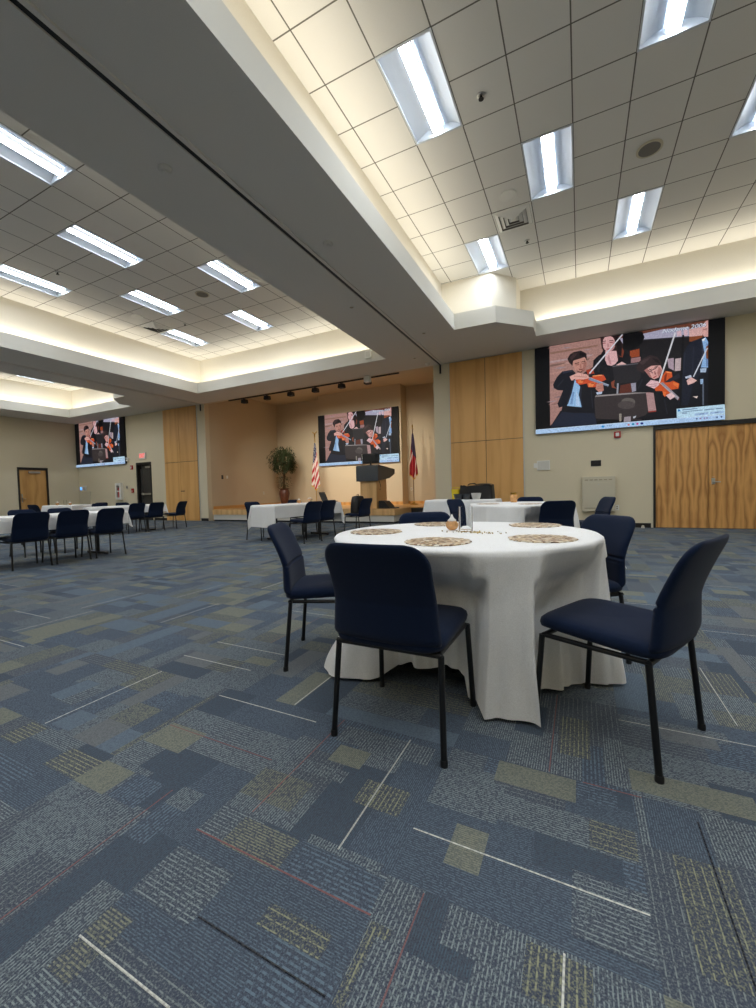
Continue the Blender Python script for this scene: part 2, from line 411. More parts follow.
((172,116,104),[(0.269,0.746),(0.275,0.748),(0.28,0.701),(0.268,0.697)]),
((92,62,58),[(0.248,0.683),(0.271,0.661),(0.293,0.674),(0.275,0.647),(0.258,0.658)]),
((62,46,48),[(0.212,0.836),(0.234,0.871),(0.259,0.879),(0.249,0.85),(0.221,0.801)]),
((24,18,20),[(0.272,0.876),(0.301,0.848),(0.292,0.827),(0.267,0.844)]),
((44,48,64),[(0.166,0.688),(0.226,0.692),(0.229,0.675),(0.171,0.665)]),
((40,44,58),[(0.232,0.584),(0.241,0.59),(0.221,0.43),(0.198,0.31),(0.191,0.317),(0.215,0.448)]),
((40,44,58),[(0.271,0.491),(0.279,0.482),(0.275,0.369),(0.283,0.261),(0.277,0.262),(0.265,0.387)]),
((36,38,50),[(0.139,0.519),(0.176,0.593),(0.171,0.603),(0.134,0.529)]),
((36,38,50),[(0.329,0.438),(0.337,0.242),(0.343,0.241),(0.335,0.437)]),
((116,152,198),[(0.225,0.446),(0.237,0.443),(0.224,0.305),(0.21,0.308)]),
((120,40,25),[(0.276,0.557),(0.3,0.558),(0.299,0.566),(0.276,0.566)]),
((120,40,25),[(0.333,0.506),(0.349,0.507),(0.349,0.515),(0.332,0.515)]),
((245,160,105),[(0.341,0.589),(0.394,0.585),(0.394,0.595),(0.341,0.599)]),
((200,205,215),[(0.328,0.577),(0.428,0.472),(0.429,0.475),(0.328,0.579)]),
((180,130,120),[(0.232,0.618),(0.308,0.586),(0.308,0.593),(0.233,0.625)]),
((150,98,88),[(0.367,0.472),(0.398,0.468),(0.398,0.474),(0.367,0.478)]),
((150,98,88),[(0.365,0.45),(0.398,0.445),(0.398,0.452),(0.365,0.456)]),
((190,135,126),[(0.275,0.636),(0.28,0.596),(0.283,0.596),(0.278,0.637)]),
((190,135,126),[(0.288,0.633),(0.293,0.593),(0.295,0.593),(0.29,0.634)]),
((190,135,126),[(0.3,0.63),(0.305,0.59),(0.308,0.59),(0.303,0.63)]),
((190,135,126),[(0.313,0.627),(0.318,0.586),(0.32,0.587),(0.315,0.627)]),
((56,49,50),[(0.348,0.337),(0.358,0.374),(0.6,0.357),(0.625,0.352),(0.637,0.141),(0.596,0.055),(0.356,0.122)]),
((148,140,140),[(0.353,0.359),(0.358,0.377),(0.6,0.36),(0.625,0.355),(0.626,0.342),(0.6,0.346),(0.361,0.36)]),
((100,94,90),[(0.57,0.259),(0.566,0.24),(0.556,0.225),(0.541,0.219),(0.524,0.223),(0.51,0.235),(0.499,0.253),(0.496,0.274),(0.499,0.294),(0.51,0.308),(0.525,0.314),(0.541,0.311),(0.556,0.299),(0.566,0.28)]),
((78,70,70),[(0.569,0.228),(0.565,0.21),(0.552,0.197),(0.534,0.192),(0.513,0.196),(0.494,0.208),(0.481,0.226),(0.477,0.247),(0.481,0.265),(0.494,0.278),(0.513,0.282),(0.534,0.278),(0.552,0.266),(0.565,0.248)]),
((176,140,140),[(0.625,0.352),(0.663,0.337),(0.677,0.141),(0.637,0.14)]),
((150,60,50),[(0.637,0.149),(0.677,0.151),(0.677,0.138),(0.637,0.137)]),
((150,142,132),[(0.484,0.15),(0.497,0.151),(0.497,0.069),(0.486,0.067)]),
((158,148,155),[(0.512,0.11),(0.546,0.114),(0.546,0.057),(0.508,0.057)]),
((190,195,205),[(0.558,0.105),(0.575,0.115),(0.571,0.095),(0.56,0.086)]),
((22,22,28),[(0.573,0.457),(0.614,0.539),(0.666,0.48),(0.717,0.437),(0.788,0.525),(0.805,0.267),(0.788,0.113),(0.774,0.055),(0.56,0.077),(0.677,0.141),(0.666,0.34),(0.575,0.36)]),
((216,162,156),[(0.616,0.585),(0.651,0.621),(0.697,0.617),(0.708,0.561),(0.689,0.49),(0.666,0.477),(0.644,0.507)]),
((60,45,55),[(0.641,0.557),(0.682,0.592),(0.68,0.599),(0.639,0.564)]),
((60,45,55),[(0.647,0.567),(0.659,0.541),(0.661,0.545),(0.649,0.571)]),
((170,80,80),[(0.66,0.5),(0.678,0.514),(0.679,0.503),(0.664,0.488)]),
((50,38,40),[(0.575,0.624),(0.588,0.677),(0.607,0.706),(0.644,0.735),(0.681,0.708),(0.705,0.634),(0.697,0.612),(0.655,0.624),(0.623,0.595),(0.614,0.552),(0.584,0.587)]),
((206,86,40),[(0.668,0.388),(0.701,0.487),(0.723,0.549),(0.753,0.529),(0.758,0.442),(0.789,0.402),(0.785,0.352),(0.754,0.35),(0.745,0.307),(0.717,0.283),(0.706,0.346),(0.673,0.353)]),
((130,45,22),[(0.717,0.505),(0.73,0.525),(0.725,0.435),(0.715,0.438)]),
((232,120,62),[(0.76,0.427),(0.787,0.398),(0.781,0.362),(0.761,0.397)]),
((230,115,60),[(0.71,0.341),(0.725,0.329),(0.72,0.288),(0.711,0.302)]),
((152,145,155),[(0.694,0.431),(0.71,0.435),(0.789,0.261),(0.782,0.233)]),
((226,186,192),[(0.624,0.426),(0.65,0.475),(0.684,0.453),(0.692,0.413),(0.666,0.379),(0.642,0.406)]),
((226,192,196),[(0.724,0.296),(0.753,0.323),(0.771,0.274),(0.745,0.247)]),
((132,62,46),[(0.784,0.253),(0.828,0.214),(0.809,0.203),(0.787,0.233)]),
((170,115,110),[(0.616,0.585),(0.633,0.604),(0.644,0.547),(0.655,0.498),(0.644,0.507)]),
((178,120,115),[(0.689,0.604),(0.706,0.561),(0.689,0.493),(0.681,0.538)]),
((70,55,56),[(0.592,0.669),(0.618,0.7),(0.648,0.714),(0.637,0.687),(0.607,0.641)]),
((30,22,25),[(0.655,0.704),(0.688,0.672),(0.695,0.628),(0.67,0.662)]),
((150,98,96),[(0.665,0.557),(0.67,0.563),(0.678,0.526),(0.669,0.522)]),
((40,28,32),[(0.637,0.573),(0.654,0.584),(0.652,0.591),(0.636,0.58)]),
((40,28,32),[(0.668,0.595),(0.686,0.606),(0.684,0.613),(0.667,0.603)]),
((38,38,48),[(0.717,0.43),(0.738,0.462),(0.788,0.51),(0.794,0.464),(0.745,0.43)]),
((34,34,44),[(0.604,0.499),(0.581,0.396),(0.587,0.389),(0.61,0.492)]),
((36,36,46),[(0.714,0.255),(0.728,0.1),(0.734,0.102),(0.72,0.256)]),
((245,150,90),[(0.725,0.534),(0.751,0.518),(0.752,0.527),(0.726,0.542)]),
((210,205,212),[(0.696,0.426),(0.784,0.252),(0.785,0.254),(0.697,0.428)]),
((176,130,132),[(0.637,0.423),(0.681,0.425),(0.68,0.431),(0.636,0.429)]),
((176,130,132),[(0.64,0.404),(0.681,0.404),(0.68,0.41),(0.64,0.41)]),
((27,31,45),[(0.802,0.67),(0.823,0.764),(0.843,0.808),(0.891,0.833),(0.923,0.845),(0.924,0.154),(0.785,0.181),(0.798,0.418)]),
((20,22,30),[(0.857,0.403),(0.898,0.481),(0.924,0.475),(0.924,0.154),(0.83,0.172)]),
((142,182,228),[(0.893,0.806),(0.911,0.834),(0.923,0.782),(0.923,0.53),(0.89,0.539),(0.906,0.683)]),
((170,190,216),[(0.887,0.528),(0.916,0.528),(0.913,0.485),(0.888,0.49)]),
((150,180,215),[(0.887,0.423),(0.901,0.422),(0.901,0.371),(0.888,0.374)]),
((216,166,160),[(0.893,0.927),(0.908,0.984),(0.923,1),(0.923,0.834),(0.904,0.841),(0.894,0.883)]),
((170,115,112),[(0.898,0.915),(0.918,0.92),(0.918,0.909),(0.899,0.903)]),
((46,50,66),[(0.89,0.826),(0.895,0.812),(0.906,0.683),(0.891,0.544),(0.884,0.551),(0.896,0.686)]),
((38,42,58),[(0.813,0.711),(0.806,0.505),(0.812,0.503),(0.819,0.709)]),
((38,42,58),[(0.855,0.757),(0.848,0.494),(0.853,0.493),(0.86,0.755)]),
((240,244,250),[(0.895,0.817),(0.91,0.827),(0.907,0.802),(0.898,0.796)]),
((110,140,185),[(0.915,0.775),(0.923,0.765),(0.923,0.54),(0.913,0.543)]),
((120,70,40),[(0.913,0.736),(0.923,0.751),(0.923,0.613),(0.914,0.623)]),
((205,210,222),[(0.917,0.726),(0.853,0.457),(0.858,0.451),(0.922,0.72)]),
((192,202,222),[(0.816,0.464),(0.844,0.475),(0.848,0.45),(0.82,0.445)]),
((226,182,176),[(0.823,0.424),(0.844,0.454),(0.872,0.414),(0.857,0.393),(0.83,0.377)]),
((222,202,196),[(0.853,0.257),(0.877,0.256),(0.871,0.233)]),
((92,102,118),[(0.897,0.379),(0.898,0.159),(0.904,0.158),(0.904,0.378)]),
((16,16,20),[(0.803,0.892),(0.789,0.181),(0.798,0.178),(0.812,0.888)]),
((212,212,218),[(0.766,0.928),(0.687,0.435),(0.694,0.428),(0.773,0.921)]),
((176,208,244),[(0,0),(1,0),(1,0.053),(0,0.053)]),
((205,226,250),[(0,0.046),(1,0.046),(1,0.053),(0,0.053)]),
((192,226,246),[(0.776,0.147),(0.998,0.149),(1,0.055),(0.777,0.05)]),
((40,130,200),[(0.782,0.137),(0.789,0.141),(0.796,0.119),(0.782,0.117)]),
((90,120,160),[(0.802,0.126),(0.875,0.127),(0.874,0.135),(0.802,0.134)]),
((100,125,160),[(0.802,0.104),(0.837,0.105),(0.837,0.112),(0.802,0.111)]),
((100,125,160),[(0.843,0.107),(0.899,0.108),(0.898,0.116),(0.842,0.114)]),
((100,125,160),[(0.904,0.107),(0.952,0.108),(0.952,0.116),(0.904,0.114)]),
((100,125,160),[(0.957,0.108),(0.991,0.109),(0.991,0.117),(0.957,0.116)]),
((110,130,165),[(0.802,0.09),(0.827,0.092),(0.826,0.099),(0.802,0.098)]),
((160,188,226),[(0.861,0.082),(0.925,0.085),(0.925,0.063),(0.861,0.061)]),
((160,188,226),[(0.933,0.085),(0.994,0.086),(0.994,0.066),(0.933,0.064)]),
((100,125,165),[(0.885,0.071),(0.905,0.072),(0.905,0.078),(0.885,0.077)]),
((100,125,165),[(0.955,0.073),(0.971,0.073),(0.97,0.079),(0.955,0.079)]),
((40,140,215),[(0.405,0.025),(0.402,0.016),(0.396,0.013),(0.39,0.018),(0.387,0.027),(0.39,0.036),(0.396,0.039),(0.403,0.034)]),
((110,140,175),[(0.417,0.025),(0.424,0.026),(0.423,0.034),(0.416,0.033)]),
((110,140,175),[(0.427,0.024),(0.434,0.024),(0.434,0.032),(0.427,0.032)]),
((110,140,175),[(0.437,0.022),(0.445,0.022),(0.444,0.03),(0.437,0.03)]),
((200,120,120),[(0.541,0.022),(0.539,0.014),(0.535,0.012),(0.53,0.016),(0.528,0.024),(0.53,0.031),(0.535,0.034),(0.539,0.03)]),
((20,140,180),[(0.565,0.024),(0.562,0.016),(0.558,0.013),(0.553,0.017),(0.551,0.027),(0.553,0.035),(0.558,0.038),(0.563,0.033)]),
((190,70,150),[(0.587,0.025),(0.585,0.017),(0.58,0.014),(0.576,0.018),(0.574,0.027),(0.576,0.036),(0.581,0.039),(0.585,0.034)]),
((30,40,120),[(0.612,0.025),(0.609,0.017),(0.604,0.014),(0.598,0.019),(0.595,0.028),(0.598,0.036),(0.604,0.039),(0.609,0.034)]),
((80,90,140),[(0.876,0.027),(0.874,0.02),(0.869,0.021),(0.866,0.029),(0.869,0.036),(0.874,0.035)]),
((150,130,170),[(0.893,0.027),(0.891,0.02),(0.886,0.021),(0.883,0.029),(0.886,0.036),(0.891,0.035)]),
((140,120,170),[(0.911,0.027),(0.909,0.02),(0.904,0.021),(0.902,0.029),(0.904,0.036),(0.909,0.035)]),
((140,120,170),[(0.923,0.027),(0.921,0.02),(0.916,0.021),(0.914,0.029),(0.916,0.036),(0.921,0.035)]),
((60,70,120),[(0.969,0.027),(0.966,0.02),(0.962,0.021),(0.959,0.029),(0.962,0.036),(0.966,0.035)]),
((60,70,120),[(0.988,0.027),(0.986,0.02),(0.981,0.021),(0.979,0.029),(0.981,0.036),(0.986,0.035)]),
]
# ------------------------------------------------------------------ carpet floor
TX, TY, TSX, TSY = -.447, .92, .5855, .5775
NAVY, NAVY2 = (24, 46, 74), (20, 40, 66)
LGREY, LBLUE, OLIVE, YEL = (138, 149, 149), (104, 121, 134), (130, 133, 110), (150, 151, 122)
SEG = {  # base colour, line colour, pitch, duty
    'plain': (NAVY, (98, 114, 126), .0064, .40),
    'dark': (NAVY2, (80, 97, 110), .0064, .38),
    'fine': (NAVY, LGREY, .0082, .36),
    'med': (NAVY, LGREY, .0118, .27),
    'sparse': (NAVY, (130, 139, 138), .0185, .15),
    'blue': ((66, 86, 108), (110, 126, 138), .0068, .45),
    'bluemed': (NAVY, LBLUE, .0125, .40),
    'olive': ((96, 101, 94), (134, 136, 120), .0068, .5),
    'olivemed': (NAVY, (138, 140, 120), .0082, .44),
    'yellow': (NAVY, YEL, .0148, .26),
    'yellowsparse': (NAVY, YEL, .0195, .16),
    'grey': ((84, 90, 98), (120, 124, 124), .0068, .45),
    'white': ((190, 190, 180), (214, 214, 204), .01, .5),
    'red': ((128, 80, 80), (140, 92, 90), .01, .5),
    'black': ((14, 18, 28), (20, 24, 34), .01, .5)}
PICK = ['plain'] * 15 + ['dark'] * 7 + ['fine'] * 16 + ['med'] * 14 + ['sparse'] * 8 + ['blue'] * 9 + ['bluemed'] * 8 + ['olive'] * 8 + ['olivemed'] * 8 + ['yellow'] * 4 + ['yellowsparse'] * 3 + ['grey'] * 8
fv, ff, fseg = [], [], []
XMIN, XMAX, YMIN, YMAX = XL, XR, YB, YW
def fquad(u0, u1, v0, v1, typ, d, z=0.0):
    x0, x1, y0, y1 = TX + u0 * TSX, TX + u1 * TSX, TY + v0 * TSY, TY + v1 * TSY
    x0, x1, y0, y1 = max(x0, XMIN), min(x1, XMAX), max(y0, YMIN), min(y1, YMAX)
    if x1 - x0 < 1e-4 or y1 - y0 < 1e-4: return
    o = len(fv); fv.extend([(x0, y0, z), (x1, y0, z), (x1, y1, z), (x0, y1, z)]); ff.append((o, o + 1, o + 2, o + 3)); fseg.append((typ, d))
def cuts(lo, hi):
    c = [0.0]
    while c[-1] < 1:
        c.append(c[-1] + random.uniform(lo, hi))
    c[-1] = 1.0
    if c[-1] - c[-2] < .05: c.pop(-2)
    return c
HAND = {(0, 0), (-1, 0), (-1, -1), (0, -1), (1, 0), (1, 1), (-2, 0), (-2, -1), (-3, -1), (0, 1)}
for i in range(-36, 12):
    for j in range(-3, 19):
        d = (i + j) % 2          # 0: stripes run along x, 1: along y
        b = cuts(.12, .34)
        for k in range(len(b) - 1):
            a = cuts(.22, .75)
            for q in range(len(a) - 1):
                t = random.choice(PICK)
                if (i, j) in HAND: t = random.choice(['plain', 'fine', 'med', 'plain', 'sparse', 'bluemed', 'fine', 'dark'])
                if d == 0: fquad(i + a[q], i + a[q + 1], j + b[k], j + b[k + 1], t, 0)
                else: fquad(i + b[k], i + b[k + 1], j + a[q], j + a[q + 1], t, 1)
        if (i, j) not in HAND and random.random() < .5:
            t = 'white' if random.random() < .62 else 'red'; p = random.uniform(.08, .9); w = .0085 if t == 'white' else .006
            if d == 0: fquad(i, i + 1, j + p, j + p + w, t, 0, .0004)
            else: fquad(i + p, i + p + w, j, j + 1, t, 1, .0004)
fquad(-60, 30, -40, -3, 'plain', 0)
OV = .0005
# blocks read off the nearest carpet tiles (tile units)
for u0, u1, v0, v1, t, d in [
    (-2.0, -1.71, -.25, -.05, 'olive', 1), (-2.35, -2.0, -.25, -.07, 'yellow', 0), (-3.0, -2.79, -.22, -.01, 'yellow', 0),
    (-1.99, -1.63, .19, .43, 'olive', 0), (-2.52, -2.22, .26, .515, 'olivemed', 1), (-2.84, -2.61, .03, .245, 'blue', 1),
    (-3.38, -3.18, .27, .585, 'blue', 1), (-1.9, -1.38, -.60, -.34, 'fine', 1), (-1.68, -1.44, -.24, -.045, 'bluemed', 1),
    (-1.0, -.86, -.73, -.615, 'olivemed', 0), (-.99, -.86, -.86, -.75, 'olivemed', 0), (-1.0, -.64, -.54, -.29, 'med', 0),
    (-.69, -.46, .55, .72, 'olive', 1), (-1.0, -.64, .10, .33, 'olivemed', 1), (-.76, -.09, .75, .93, 'med', 1),
    (-.37, -.1, .31, .50, 'yellow', 1), (-.83, -.48, -.20, -.02, 'olivemed', 0), (0.0, .37, .48, .77, 'fine', 0),
    (.19, .35, .16, .405, 'olive', 0), (-.45, -.05, -.015, .035, 'fine', 1), (-.45, -.01, -.2, -.03, 'bluemed', 0),
    (-.40, -.1, -.415, -.32, 'yellowsparse', 0), (.27, .48, -.17, -.005, 'med', 1), (.01, .1, -.5, -.205, 'yellow', 1),
    (.3, .73, .8, .99, 'olive', 0), (.62, .81, 1.22, 1.69, 'yellow', 1), (.88, 1.0, 1.03, 1.52, 'fine', 1), (.79, .99, .535, .71, 'yellowsparse', 0),
    (1.01, 1.58, 1.04, 1.23, 'olive', 0), (1.24, 1.55, 1.65, 1.83, 'grey', 0), (1.01, 1.05, .65, 1.0, 'fine', 1), (1.13, 1.34, .12, .65, 'yellowsparse', 1),
    (.72, 1.0, .07, .37, 'med', 0), (.57, .79, -.2, -.02, 'yellow', 1), (-.9, -.5, .4, .5, 'med', 1), (.05, .5, -.6, -.25, 'med', 1)]:
    OV += .000012; fquad(u0, u1, v0, v1, t, d, OV)
for x0, y0, x1, y1, t in [
    (-.447, 1.08, .138, 1.087, 'white'), (-1.033, .488, -.725, .495, 'white'), (-.615, .928, -.607, 1.474, 'white'), (-.04, .42, -.033, .915, 'white'),
    (-2.14, .927, -2.132, 1.493, 'white'), (-2.217, 1.698, -1.67, 1.706, 'white'), (-1.612, 1.422, -1.032, 1.43, 'white'), (-1.212, 1.503, -1.204, 2.07, 'white'),
    (-1.607, 1.147, -1.04, 1.153, 'red'), (-.93, .93, -.924, 1.49, 'red'), (-1.247, .34, -1.241, .889, 'red'), (-1.035, .808, -.449, .815, 'red'),
    (-.355, .36, -.349, .912, 'red'), (.565, 2.1, .572, 2.69, 'white'), (.0, 1.49, .168, 1.496, 'red'), (-.106, 1.501, -.1, 2.081, 'red'),
    (.138, 1.955, .72, 1.963, 'white'), (-.818, .633, -.459, .639, 'black'), (.30, .95, .306, 1.45, 'black')]:
    if x1 - x0 > y1 - y0: y1 = y0 + (y1 - y0) * .68
    else: x1 = x0 + (x1 - x0) * .68
    u0, u1, v0, v1 = (x0 - TX) / TSX, (x1 - TX) / TSX, (y0 - TY) / TSY, (y1 - TY) / TSY
    fquad(u0, u1, v0, v1, t, 0 if x1 - x0 > y1 - y0 else 1, .0011)
# the low floor in the notch beside the stage steps
XMIN, XMAX, YMIN, YMAX = AL, AR, YW, 12.2
fquad(-60, 30, -5, 30, 'dark', 0)
me = bpy.data.meshes.new('floor'); me.from_pydata(fv, [], ff); me.update()
ab = me.attributes.new('base', 'FLOAT_COLOR', 'FACE'); al_ = me.attributes.new('line', 'FLOAT_COLOR', 'FACE'); ap = me.attributes.new('par', 'FLOAT_VECTOR', 'FACE')
for k, (t, d) in enumerate(fseg):
    bc, lc, pi_, du = SEG[t]
    ab.data[k].color = lin(bc); al_.data[k].color = lin(lc); ap.data[k].vector = (d, pi_, du)
me.materials.append(M['carpet'])
fo = bpy.data.objects.new('floor', me); C.objects.link(fo); struct(fo)

# ------------------------------------------------------------------ ceiling: soffit, coves, coffers
RF = [(-2.35, YB + 1), (4.5, YB + 1), (4.5, 9.85), (-.85, 9.85), (-.85, 9.28), (-1.5, 8.60), (-2.35, 8.57)]
RU = [(-2.70, YB + .7), (4.8, YB + .7), (4.8, 10.05), (-1.2, 10.05), (-1.2, 9.40), (-1.63, 8.90), (-2.70, 8.90)]
MF = [(-11.25, YB + 1), (-4.41, YB + 1), (-4.41, 9.565), (-11.25, 9.565)]
MU = [(-11.43, YB + .7), (-4.18, YB + .7), (-4.18, 9.86), (-11.43, 9.86)]
LF = [(-18.95, YB + 1), (-13.5, YB + 1), (-13.5, 8.57), (-14.2, 8.60), (-14.85, 9.2), (-14.85, 9.65), (-18.95, 9.65)]
LU = [(-19.2, YB + .7), (-13.2, YB + .7), (-13.2, 8.86), (-14.1, 8.86), (-14.6, 9.4), (-14.6, 9.9), (-19.2, 9.9)]
def poly_with_holes(outer, holes, z, up=False):
    loops = [[Vector((p[0], p[1], 0)) for p in outer]] + [[Vector((p[0], p[1], 0)) for p in h] for h in holes]
    tri = tessellate_polygon(loops); pts = [(p.x, p.y, z) for l in loops for p in l]
    m = MB(); fs = []
    for t in tri:
        a, b, c = (Vector(pts[i]) for i in t)
        n = (b - a).cross(c - a).z
        fs.append(tuple(t) if (n > 0) == up else tuple(reversed(t)))
    return m.add(pts, fs)
sof = poly_with_holes([(XL, YB), (XR, YB), (XR, YW), (XL, YW)], [RF, MF, LF], S)
struct(sof.build('ceiling', M['soffit']))
def inset(poly, d):
    n = len(poly); out = []
    for i in range(n):
        p0, p1, p2 = Vector(poly[i - 1]), Vector(poly[i]), Vector(poly[(i + 1) % n])
        d1 = (p1 - p0).normalized(); d2 = (p2 - p1).normalized()
        n1 = Vector((d1.y, -d1.x)); n2 = Vector((d2.y, -d2.x))       # outward for CCW
        k = 1 + n1.dot(n2); out.append(tuple(p1 + (n1 + n2) * (d / k)))
    return out
def loft(m, a, za, b, zb):
    n = len(a)
    for i in range(n):
        j = (i + 1) % n
        m.quad((*a[j], za), (*a[i], za), (*b[i], zb), (*b[j], zb))
LIGHTS = {'R': [(2, 2), (6, 2), (4, 5), (8, 5), (2, 8), (6, 8), (10, 2), (10, 8), (4, -1), (8, -1), (2, -4), (6, -4), (10, -4), (4, -7), (8, -7), (2, -10), (6, -10), (10, -10)],
          'M': [(-6, -1), (-10, -1), (-8, 2), (-12, 2), (-6, 5), (-10, 5), (-8, 8), (-12, 8), (-8, -4), (-12, -4), (-6, -7), (-10, -7), (-8, -10), (-12, -10)],
          'L': [(-25, 8), (-21, 8), (-23, 5), (-25, 2), (-21, 2), (-23, -1), (-19, -1), (-25, -4), (-21, -4), (-19, 5), (-23, -7), (-19, -7)]}
for key, fpol, upol in (('R', RF, RU), ('M', MF, MU), ('L', LF, LU)):
    lip = MB(); li = inset(fpol, .05)
    loft(lip, fpol, S, fpol, LIP); loft(lip, fpol, LIP, li, LIP); loft(lip, li, LIP, li, S + .16)
    o = lip.build('trim_%d' % ({'R': 1, 'M': 2, 'L': 3}[key]), M['trimpaint']); struct(o)
    cv = MB(); ui = inset(upol, .0)
    loft(cv, li, S + .16, upol, S + .18); loft(cv, upol, S + .18, upol, CE)
    struct(cv.build('ceiling', M['cove']))
    holes = []
    for c, r in LIGHTS[key]:
        x0, y0 = GX + c * TILE, GY + r * TILE
        holes.append([(x0 + .012, y0 + .012), (x0 + .598, y0 + .012), (x0 + .598, y0 + 1.208), (x0 + .012, y0 + 1.208)])
    struct(poly_with_holes(upol, holes, CE).build('ceiling', M['tile']))

# ------------------------------------------------------------------ recessed lamps
def troffer():
    t = thing('ceiling_light', '', 'ceiling light')
    fr = MB()
    for a in ((-.305, .305, -.61, -.585), (-.305, .305, .585, .61), (-.305, -.285, -.585, .585), (.285, .305, -.585, .585)): fr.box(*a, -.008, .006)
    fr.build('frame', M['bed'], t)
    h = MB(); prof = [(-.285, 0)] + [(-.285 + .19 * k / 8, .012 + .085 * math.sin(PI / 2 * k / 8)) for k in range(9)]
    prof = prof + [(-x, z) for x, z in reversed(prof)]
    for a, b in zip(prof[:-1], prof[1:]): h.quad((a[0], .585, a[1]), (b[0], .585, b[1]), (b[0], -.585, b[1]), (a[0], -.585, a[1]))
    for y, sg in ((-.585, 1), (.585, -1)):
        h.add([(x, y, z) for x, z in prof], [tuple(range(len(prof)))])
    h.build('reflector', M['bed'], t, smooth=True, angle=50)
    l = MB(); lp = [(-.066, .088), (-.062, .03)] + [(-.055 + .11 * k / 6, .026 - .004 * math.sin(PI * k / 6)) for k in range(7)] + [(.062, .03), (.066, .088)]
    for a, b in zip(lp[1:-2], lp[2:-1]): l.quad((a[0], .57, a[1]), (b[0], .57, b[1]), (b[0], -.57, b[1]), (a[0], -.57, a[1]))
    ln = l.build('lens', M['lens'], t); l = MB()
    for a, b in ((lp[0], lp[1]), (lp[-2], lp[-1])): l.quad((a[0], .57, a[1]), (b[0], .57, b[1]), (b[0], -.57, b[1]), (a[0], -.57, a[1]))
    for y in (-.57, .57): l.add([(x, y, z) for x, z in lp], [tuple(range(len(lp)))])
    l.build('lens_side', M['lens_side'], ln)
    return t
proto = troffer(); first = True
LBL = {('R', 2, 2): 'long white recessed ceiling light nearest the dark beam in the right-hand coffer',
       ('R', 6, 2): 'recessed ceiling light cut by the top edge of the photo in the right coffer',
       ('R', 4, 5): 'recessed ceiling light left of the round speaker in the right coffer',
       ('R', 8, 5): 'recessed ceiling light cut by the right edge of the photo',
       ('R', 2, 8): 'recessed ceiling light above the angled cove corner beside the air diffuser',
       ('R', 6, 8): 'recessed ceiling light below the round speaker, nearest the cove above the large screen',
       ('M', -6, -1): 'large recessed ceiling light at the left photo edge beside the dark beam',
       ('M', -8, 2): 'recessed ceiling light in the middle coffer, second in from the dark beam edge',
       ('M', -12, 2): 'recessed ceiling light at the left photo edge close to the cove wall',
       ('M', -6, 5): 'recessed ceiling light of the middle coffer beside the beam, nearer of two there',
       ('M', -10, 5): 'recessed ceiling light just before the round white speaker and the air diffuser',
       ('M', -8, 8): 'recessed ceiling light of the middle coffer beside the beam nearest the stage wall',
       ('M', -12, 8): 'recessed ceiling light directly behind the air diffuser of the middle coffer',
       ('L', -25, 8): 'small far ceiling light in the left coffer beyond the second beam'}
for key in 'RML':
    for c, r in LIGHTS[key]:
        o = proto if first else copy_tree(proto); first = False
        o.location = (GX + c * TILE + .305, GY + r * TILE + .61, CE)
        o['group'] = 'recessed ceiling lights'
        o['label'] = LBL.get((key, c, r), 'recessed ceiling light in a coffer outside the photo')

def area(name, x, y, z, sx, sy, power, col, rot=(0, 0, 0), spread=PI):
    d = bpy.data.lights.new(name, 'AREA'); d.shape = 'RECTANGLE'; d.size = sx; d.size_y = sy; d.energy = power; d.color = col; d.spread = spread
    o = bpy.data.objects.new(name, d); C.objects.link(o); o.location = (x, y, z); o.rotation_euler = rot
    return o
WARM = (1.0, .92, .77)
def cove_lamps(fpol, upol, per_m):
    n = len(fpol)
    for i in range(n):
        a, b = Vector(inset(fpol, .10)[i]), Vector(inset(fpol, .10)[(i + 1) % n])
        L = (b - a).length
        if L < 1.05: continue
        m = (a + b) / 2
        ang = math.atan2((b - a).y, (b - a).x)
        area('cove_lamp', m.x, m.y, S + .30, L * .97, .07, per_m * L, WARM, (PI, 0, -ang))
COVE = 3.8
for f, u in ((RF, RU), (MF, MU), (LF, LU)): cove_lamps(f, u, COVE)

# ------------------------------------------------------------------ walls
def wall_y(m, x0, x1, z0, z1, y0, y1, holes):
    """box wall facing -y with rectangular holes (x0,x1,z0,z1)"""
    xs = x0
    for hx0, hx1, hz0, hz1 in sorted(holes):
        m.box(xs, hx0, y0, y1, z0, z1)
        if hz0 > z0: m.box(hx0, hx1, y0, y1, z0, hz0)
        m.box(hx0, hx1, y0, y1, hz1, z1); xs = hx1
    m.box(xs, x1, y0, y1, z0, z1)
w = MB()
wall_y(w, XL - .2, AL, 0, S, YW, YW + .2, [(-16.42, -15.48, 0, 2.36)])
wall_y(w, AR, XR + .2, 0, S, YW, YW + .2, [(1.445, 3.385, 0, 2.235)])
struct(w.build('wall_front', M['wall']))
w = MB(); w.box(XL - .2, XL, 9.54, YW, 0, S); w.box(XL - .2, XL, YB - .2, 8.47, 0, S); w.box(XL - .2, XL, 8.47, 9.54, 2.30, S)
struct(w.build('wall_left', M['wall']))
struct(MB().box(XR, XR + .2, YB - .2, YW, 0, S).build('wall_right', M['wall']))
struct(MB().box(XL, XR, YB - .2, YB, 0, S).build('wall_back', M['wall']))
